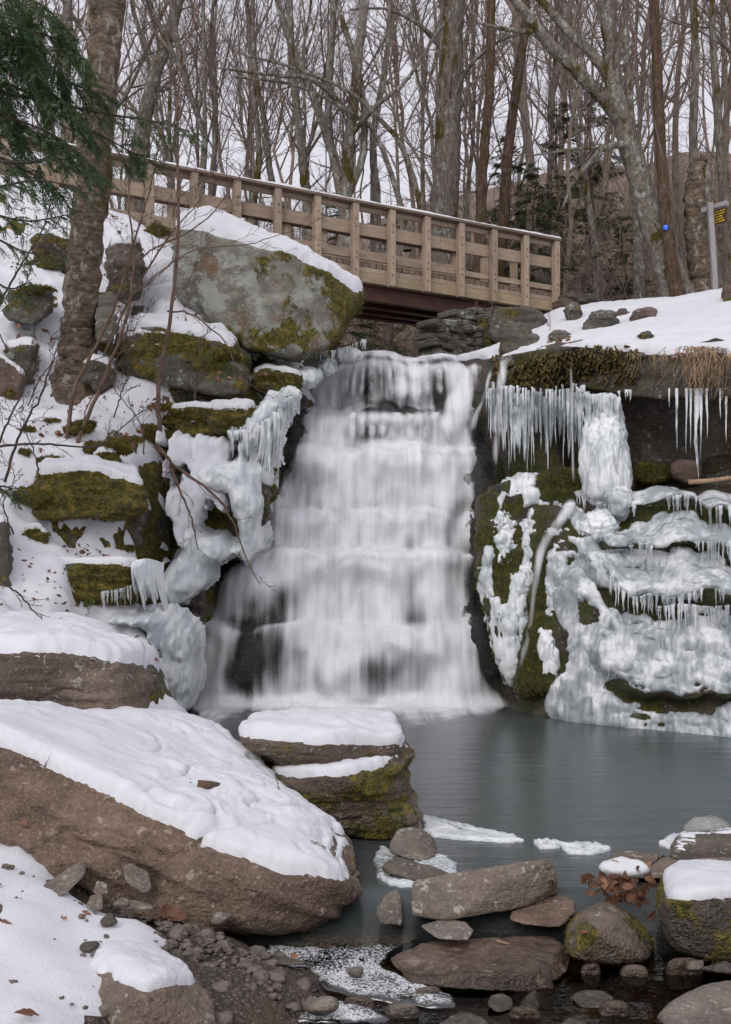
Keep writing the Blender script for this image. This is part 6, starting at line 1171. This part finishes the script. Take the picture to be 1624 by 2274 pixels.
# ================================================================== SMALL PLANTS AND LEAVES
gr = empty('grass_tuft', px(1560, 775, 12.5)); tag(gr, 'dead straw grass hanging over the edge of the cap rock', 'grass'); gb = np.array(px(1560, 775, 12.5)); t = Tubes(); rs2 = np.random.RandomState(8)
for i in range(110):
    u = rs2.normal(1560, 26); L = rs2.uniform(40, 110); v7 = 768+9*rs2.rand(); P = spline(arr([(u, v7, 12.55+.1*rs2.rand()), (u+rs2.normal()*6, v7+6, 12.35), (u+rs2.normal()*9, 780+L*.5, 12.3), (u+rs2.normal()*14, 780+L, 12.32)]), 7)-gb; t.add(P, np.linspace(.006, .002, 7), 3)
for i in range(90):
    u = rs2.uniform(1380, 1630); L = rs2.uniform(15, 45); Y = 12.6+(1558-u)*.004; P = spline(arr([(u, 785, Y), (u+rs2.normal()*4, 795, Y-.12), (u+rs2.normal()*8, 795+L, Y-.15)]), 5)-gb; t.add(P, np.linspace(.004, .0015, 5), 3)
link('blades', t.mesh('blades', M['dead_grass']), gr)['kind'] = 'stuff'
hm = empty('hanging_moss', px(1200, 790, 14.4)); tag(hm, 'brown and olive moss strands hanging on the cap rock face', 'moss'); hb0 = np.array(px(1200, 790, 14.4)); t = Tubes(); rs2 = np.random.RandomState(18)
for i in range(520):
    u = rs2.uniform(1092, 1420); v = rs2.uniform(768, 850)+(8 if u < 1290 else -4); Y = hit(u, v, 6) or 14; L = rs2.uniform(7, 12+16*(.5+gn(np.array([[u*.03, v*.03, 0]]), 3)[0])); P = arr([(u, v, Y+.02), (u+rs2.normal()*2, v+4, Y-.06), (u+rs2.normal()*4, v+L*.6, Y-.09), (u+rs2.normal()*5, v+L, Y-.07)])-hb0; t.add(P, [.020, .018, .013, .004], 3)
link('strands', t.mesh('strands', M['hanging_moss']), hm)['kind'] = 'stuff'
def frond_mesh(L, droop, seed):
    rs2 = np.random.RandomState(seed); V, F = [], []; n = 16; up = np.array([0, 0, 1.0])
    P = np.array([(L*(.75*s-.35*s*s), 0, L*(.45*s-droop*s*s)) for s in np.linspace(0, 1, n)])
    for i in range(n-1):
        for s in (-1, 1):
            w = .30*L*math.sin(math.pi*min(1, .12+.88*(1-i/n)))*.75*(1-i/n)**.4; q = P[i]; d = P[i+1]-P[i]; l = np.linalg.norm(d); a = q+d*.05; tip = q+d*.7+np.array([0, s*w, -.12*w+rs2.normal()*.004])
            b = len(V); V.extend([q+d*.02, q+d*.5+np.array([0, s*w*.55, 0])+d*.42, tip, q+d*.4+np.array([0, s*w*.5, 0])-d*.35]); F.append((b, b+1, b+2, b+3))
    return mesh_np('frond', np.array(V), np.array(F), mats=[M['fern']], smooth=False)
FR = [frond_mesh(.24, dr, i) for i, dr in enumerate((.5, .8, 1.2, 1.6))]
def fern(u, v, Y, n, s, label, seed, front=True):
    rs2 = np.random.RandomState(seed); r = empty('fern', px(u, v, hit(u, v, back=.03) or Y)); tag(r, label, 'fern')
    for i in range(n):
        o = link('frond', FR[rs2.randint(4)], r, (rs2.normal()*.05*s, rs2.normal()*.02, rs2.normal()*.03)); k = s*rs2.uniform(.7, 1.2); o.scale = (k, k, k); o.rotation_euler = (rs2.normal()*.4, rs2.normal()*.3+.2, rs2.uniform(-3.3, .15) if front else rs2.uniform(0, 6.28))
for i, (u, v, Y, n_, s, lb_) in enumerate([(470,800,13.15,7,.8,'fern hanging on the front of the ferny ledge, left end'),(500,812,13.15,8,.9,'fern in the middle of the ferny ledge'),(530,818,13.15,8,1.0,'fern drooping near the corner of the ferny ledge'),(550,790,13.25,8,1.0,'bushy fern at the right corner of the ferny ledge'),(515,775,13.4,6,.9,'fern standing out of the snow on the ferny ledge'),(450,785,13.3,5,.7,'small fern in the snow of the ledge top'),(420,745,13.6,5,.6,'little fern near the snowy back of the ledge'),(545,830,13.2,6,.9,'low fern under the ledge corner'),
                                        (590,590,14.2,6,.6,'fern on the boulder shoulder below the snow'),(640,610,14.3,7,.6,'fern on the mossy upper face of the boulder'),(690,630,14.45,7,.65,'fern under the snow edge of the boulder'),(730,650,14.7,7,.65,'fern tuft on the boulder nose, upper'),(775,665,15.0,7,.65,'fern tuft at the tip of the boulder nose'),(800,690,15.15,6,.6,'lowest fern on the boulder nose'),(202,1330,10.75,7,.7,'green fern at the foot of the square mossy block')]):
    fern(u, v, Y, n_, s, lb_, 900+i)
def leaf_mesh(seed, mat):
    rs2 = np.random.RandomState(seed); n = 9; V, F = [], []; c = rs2.uniform(.1, .45); tw = rs2.normal()*.5
    for i in range(n):
        s = i/(n-1); w = .27*math.sin(math.pi*s**.8)**.8*(1+.35*rs2.normal()*(i % 2)); x = s-.5
        for k in (-1, -.5, 0, .5, 1): V.append((x, k*w, c*(k*k*.5*w*1.5)+.35*c*math.sin(s*3)+tw*k*w*(s-.5)+.02*rs2.normal()))
    for i in range(n-1):
        for k in range(4): F.append((i*5+k, i*5+k+1, (i+1)*5+k+1, (i+1)*5+k))
    return mesh_np('leaf', np.array(V), np.array(F), mats=[M[mat]])
LM = [leaf_mesh(i, 'dry_leaf') for i in range(4)]+[leaf_mesh(10+i, 'dry_leaf_dark') for i in range(4)]
LV = [(542,2120,4.5,.075,0,'orange dry leaf on the gravel near the frosted ice'),(655,2127,4.45,.05,1,'small orange leaf lying at the frosted ice edge'),(378,2042,4.62,.13,0,'long curled tan leaf below the slab'),(385,2034,4.66,.14,4,'darker curled leaf tucked behind the long tan leaf'),(190,2033,4.4,.05,1,'tan leaf standing in the snow near the earthy shore'),(138,2043,4.3,.05,2,'pale tan leaf half buried near the curved plate'),(110,1908,4.85,.04,5,'brown leaf lying on the snow above the curved plate'),(93,1868,5.0,.06,6,'long brown leaf on the snow under the slab edge'),(54,1832,5.1,.05,4,'upright brown leaf at the foot of the slab'),(30,1962,4.4,.035,7,'dark leaf scrap on the shore snow'),(62,2046,4.2,.035,5,'little brown leaf low on the corner snow'),(5,2060,4.1,.09,6,'rust brown leaf at the picture edge'),(22,1592,6.9,.07,4,'upright rusty leaf under the overhanging boulder'),(60,2255,3.65,.08,5,'brown leaf on the lowest snow'),(120,2262,3.62,.08,6,'curled dark leaf beside the lowest brown leaf'),(418,805,13.1,.08,1,'orange leaf caught on the ferny ledge'),(8,1900,4.7,.05,5,'dark leaf on the snow at the picture edge'),(345,1915,4.8,.04,2,'pale scrap of leaf on the earth under the slab'),(168,1920,4.7,.05,3,'tan leaf resting on the curved plate of rock'),(1300,2075,4.55,.05,4,'rusty leaf caught between round boulder and flat slab')]
for i, (u, v, Y, s, k, lb_) in enumerate(LV):
    o = link('fallen_leaf', LM[k].copy(), None, px(u, v-3, hit(u, v, back=.02) or Y)); rs2 = np.random.RandomState(i); o.scale = (s, s, s); o.rotation_euler = (rs2.normal()*.4+(.9 if 'upright' in lb_ or 'standing' in lb_ else .3), rs2.normal()*.35, rs2.uniform(-.6, .6)); tag(o, lb_, 'leaf')
def clump(label, u, v, Y, n, spread, s, seed, name='leaf_clump', onsurf=True):
    rs2 = np.random.RandomState(seed); r = empty(name, px(u, v, (hit(u, v) or Y) if onsurf else Y)); tag(r, label, 'leaves')
    for i in range(n):
        o = link('leaf', LM[4+rs2.randint(4)] if rs2.rand() < .65 else LM[rs2.randint(4)], r, tuple(rs2.normal(size=3)*np.array(spread))); o.scale = (s, s, s); o.rotation_euler = (rs2.uniform(.6, 1.9), rs2.normal()*.7, rs2.uniform(-1.2, 1.2))
    return r
lc_ = clump('drooping clump of rusty dry leaves under a little snow cap', 1378, 1966, 5.05, 95, (.065, .05, .055), .06, 3, onsurf=False)
D, F = ico(4); V = D*np.array([.115, .09, .045]); V += D*(.02*fbm(V*14, 3, 4))[:, None]; o = link('snow_cap', mesh_np('snow_cap', V, F, mats=[M['snow']]), lc_, (.02, .02, .075)); o['kind'] = 'stuff'
clump('few rusty leaves folded beside the small upright stone', 903, 2012, 4.9, 5, (.010, .015, .025), .075, 4)
clump('rusty leaves gathered by the ledge above the left ice', 345, 905, 12.75, 14, (.12, .08, .05), .12, 5); clump('brown leaf pile in the snow above the golden mossy rock', 290, 975, 12.4, 16, (.16, .1, .05), .10, 6); clump('brown leaves drifted beside the birch roots', 95, 770, 13.2, 22, (.2, .15, .1), .10, 7); clump('leaves caught under the ferny ledge', 505, 842, 13.2, 14, (.18, .05, .04), .08, 8)
clump('leaf litter at the foot of the sapling pair', 110, 960, 12.2, 14, (.2, .15, .05), .09, 9); clump('leaves on the snow shelf over the square mossy block', 170, 1232, 11.0, 16, (.3, .1, .02), .08, 10); clump('leaves on the cap rock edge beside the thread of water', 1250, 758, 14.2, 12, (.15, .08, .02), .08, 12)
# twigs and bits of bark lying about
def twigthing(pts, r, label, seed, name='twig', mat='twig_dark'):
    pts = [(u, v, (hit(u, v, 6) or Y)-.015) for u, v, Y in pts]; base = np.array(px(*pts[0])); P = spline(arr(pts), 12)-base; t = Tubes(); t.add(P, np.linspace(r, r*.5, 12), 6); rs2 = np.random.RandomState(seed); grow(t, P, np.linspace(r, r*.5, 12), 0, [(4, .25, .5, 1.0, .1, 4, 3)], rs2)
    tag(link(name, t.mesh(name, M[mat]), None, tuple(base)), label, 'twig')
twigthing([(360,1706,6.0),(395,1722,5.9),(425,1738,5.85)], .006, 'thin dark twig lying on the snow of the tilted slab', 1); twigthing([(440,1742,5.8),(475,1744,5.8),(510,1756,5.75),(560,1768,5.7)], .026, 'knobbly brown branch half buried in the slab snow', 2, 'branch', 'twig_red'); twigthing([(1225,1960,5.0),(1270,1965,4.98),(1310,1985,4.95)], .012, 'crooked wet branch behind the leaf clump', 3, 'branch', 'bark_lichen'); twigthing([(1400,1945,4.98),(1440,1925,4.9),(1475,1898,4.85)], .006, 'dark twig sticking out above the leaf clump', 4); twigthing([(1105,2090,4.6),(1130,2096,4.58)], .008, 'short pale twig on the broad flat slab', 5, 'twig', 'dead_grass'); twigthing([(645,2188,4.3),(690,2215,4.2),(745,2235,4.15)], .005, 'thin wet twig on the ice edge', 6)
lg = empty('lichen_tuft', px(705, 1905, (hit(705, 1905) or 5.1)-.03)); tag(lg, 'pale green lichen tuft on the snow of the tilted slab', 'lichen'); rs2 = np.random.RandomState(5)
for i in range(3):
    D, F = ico(3); V = D*.045*(1+.35*fbm(D*5, 3, i))[:, None]*np.array([1, .7, .7]); link('tuft', mesh_np('tuft', V, F, {'moss': np.full(len(V), .1)}, mats=[M['rock_boulder']]), lg, (-.03+.035*i, .03*i, (.05, .02, 0)[i]))
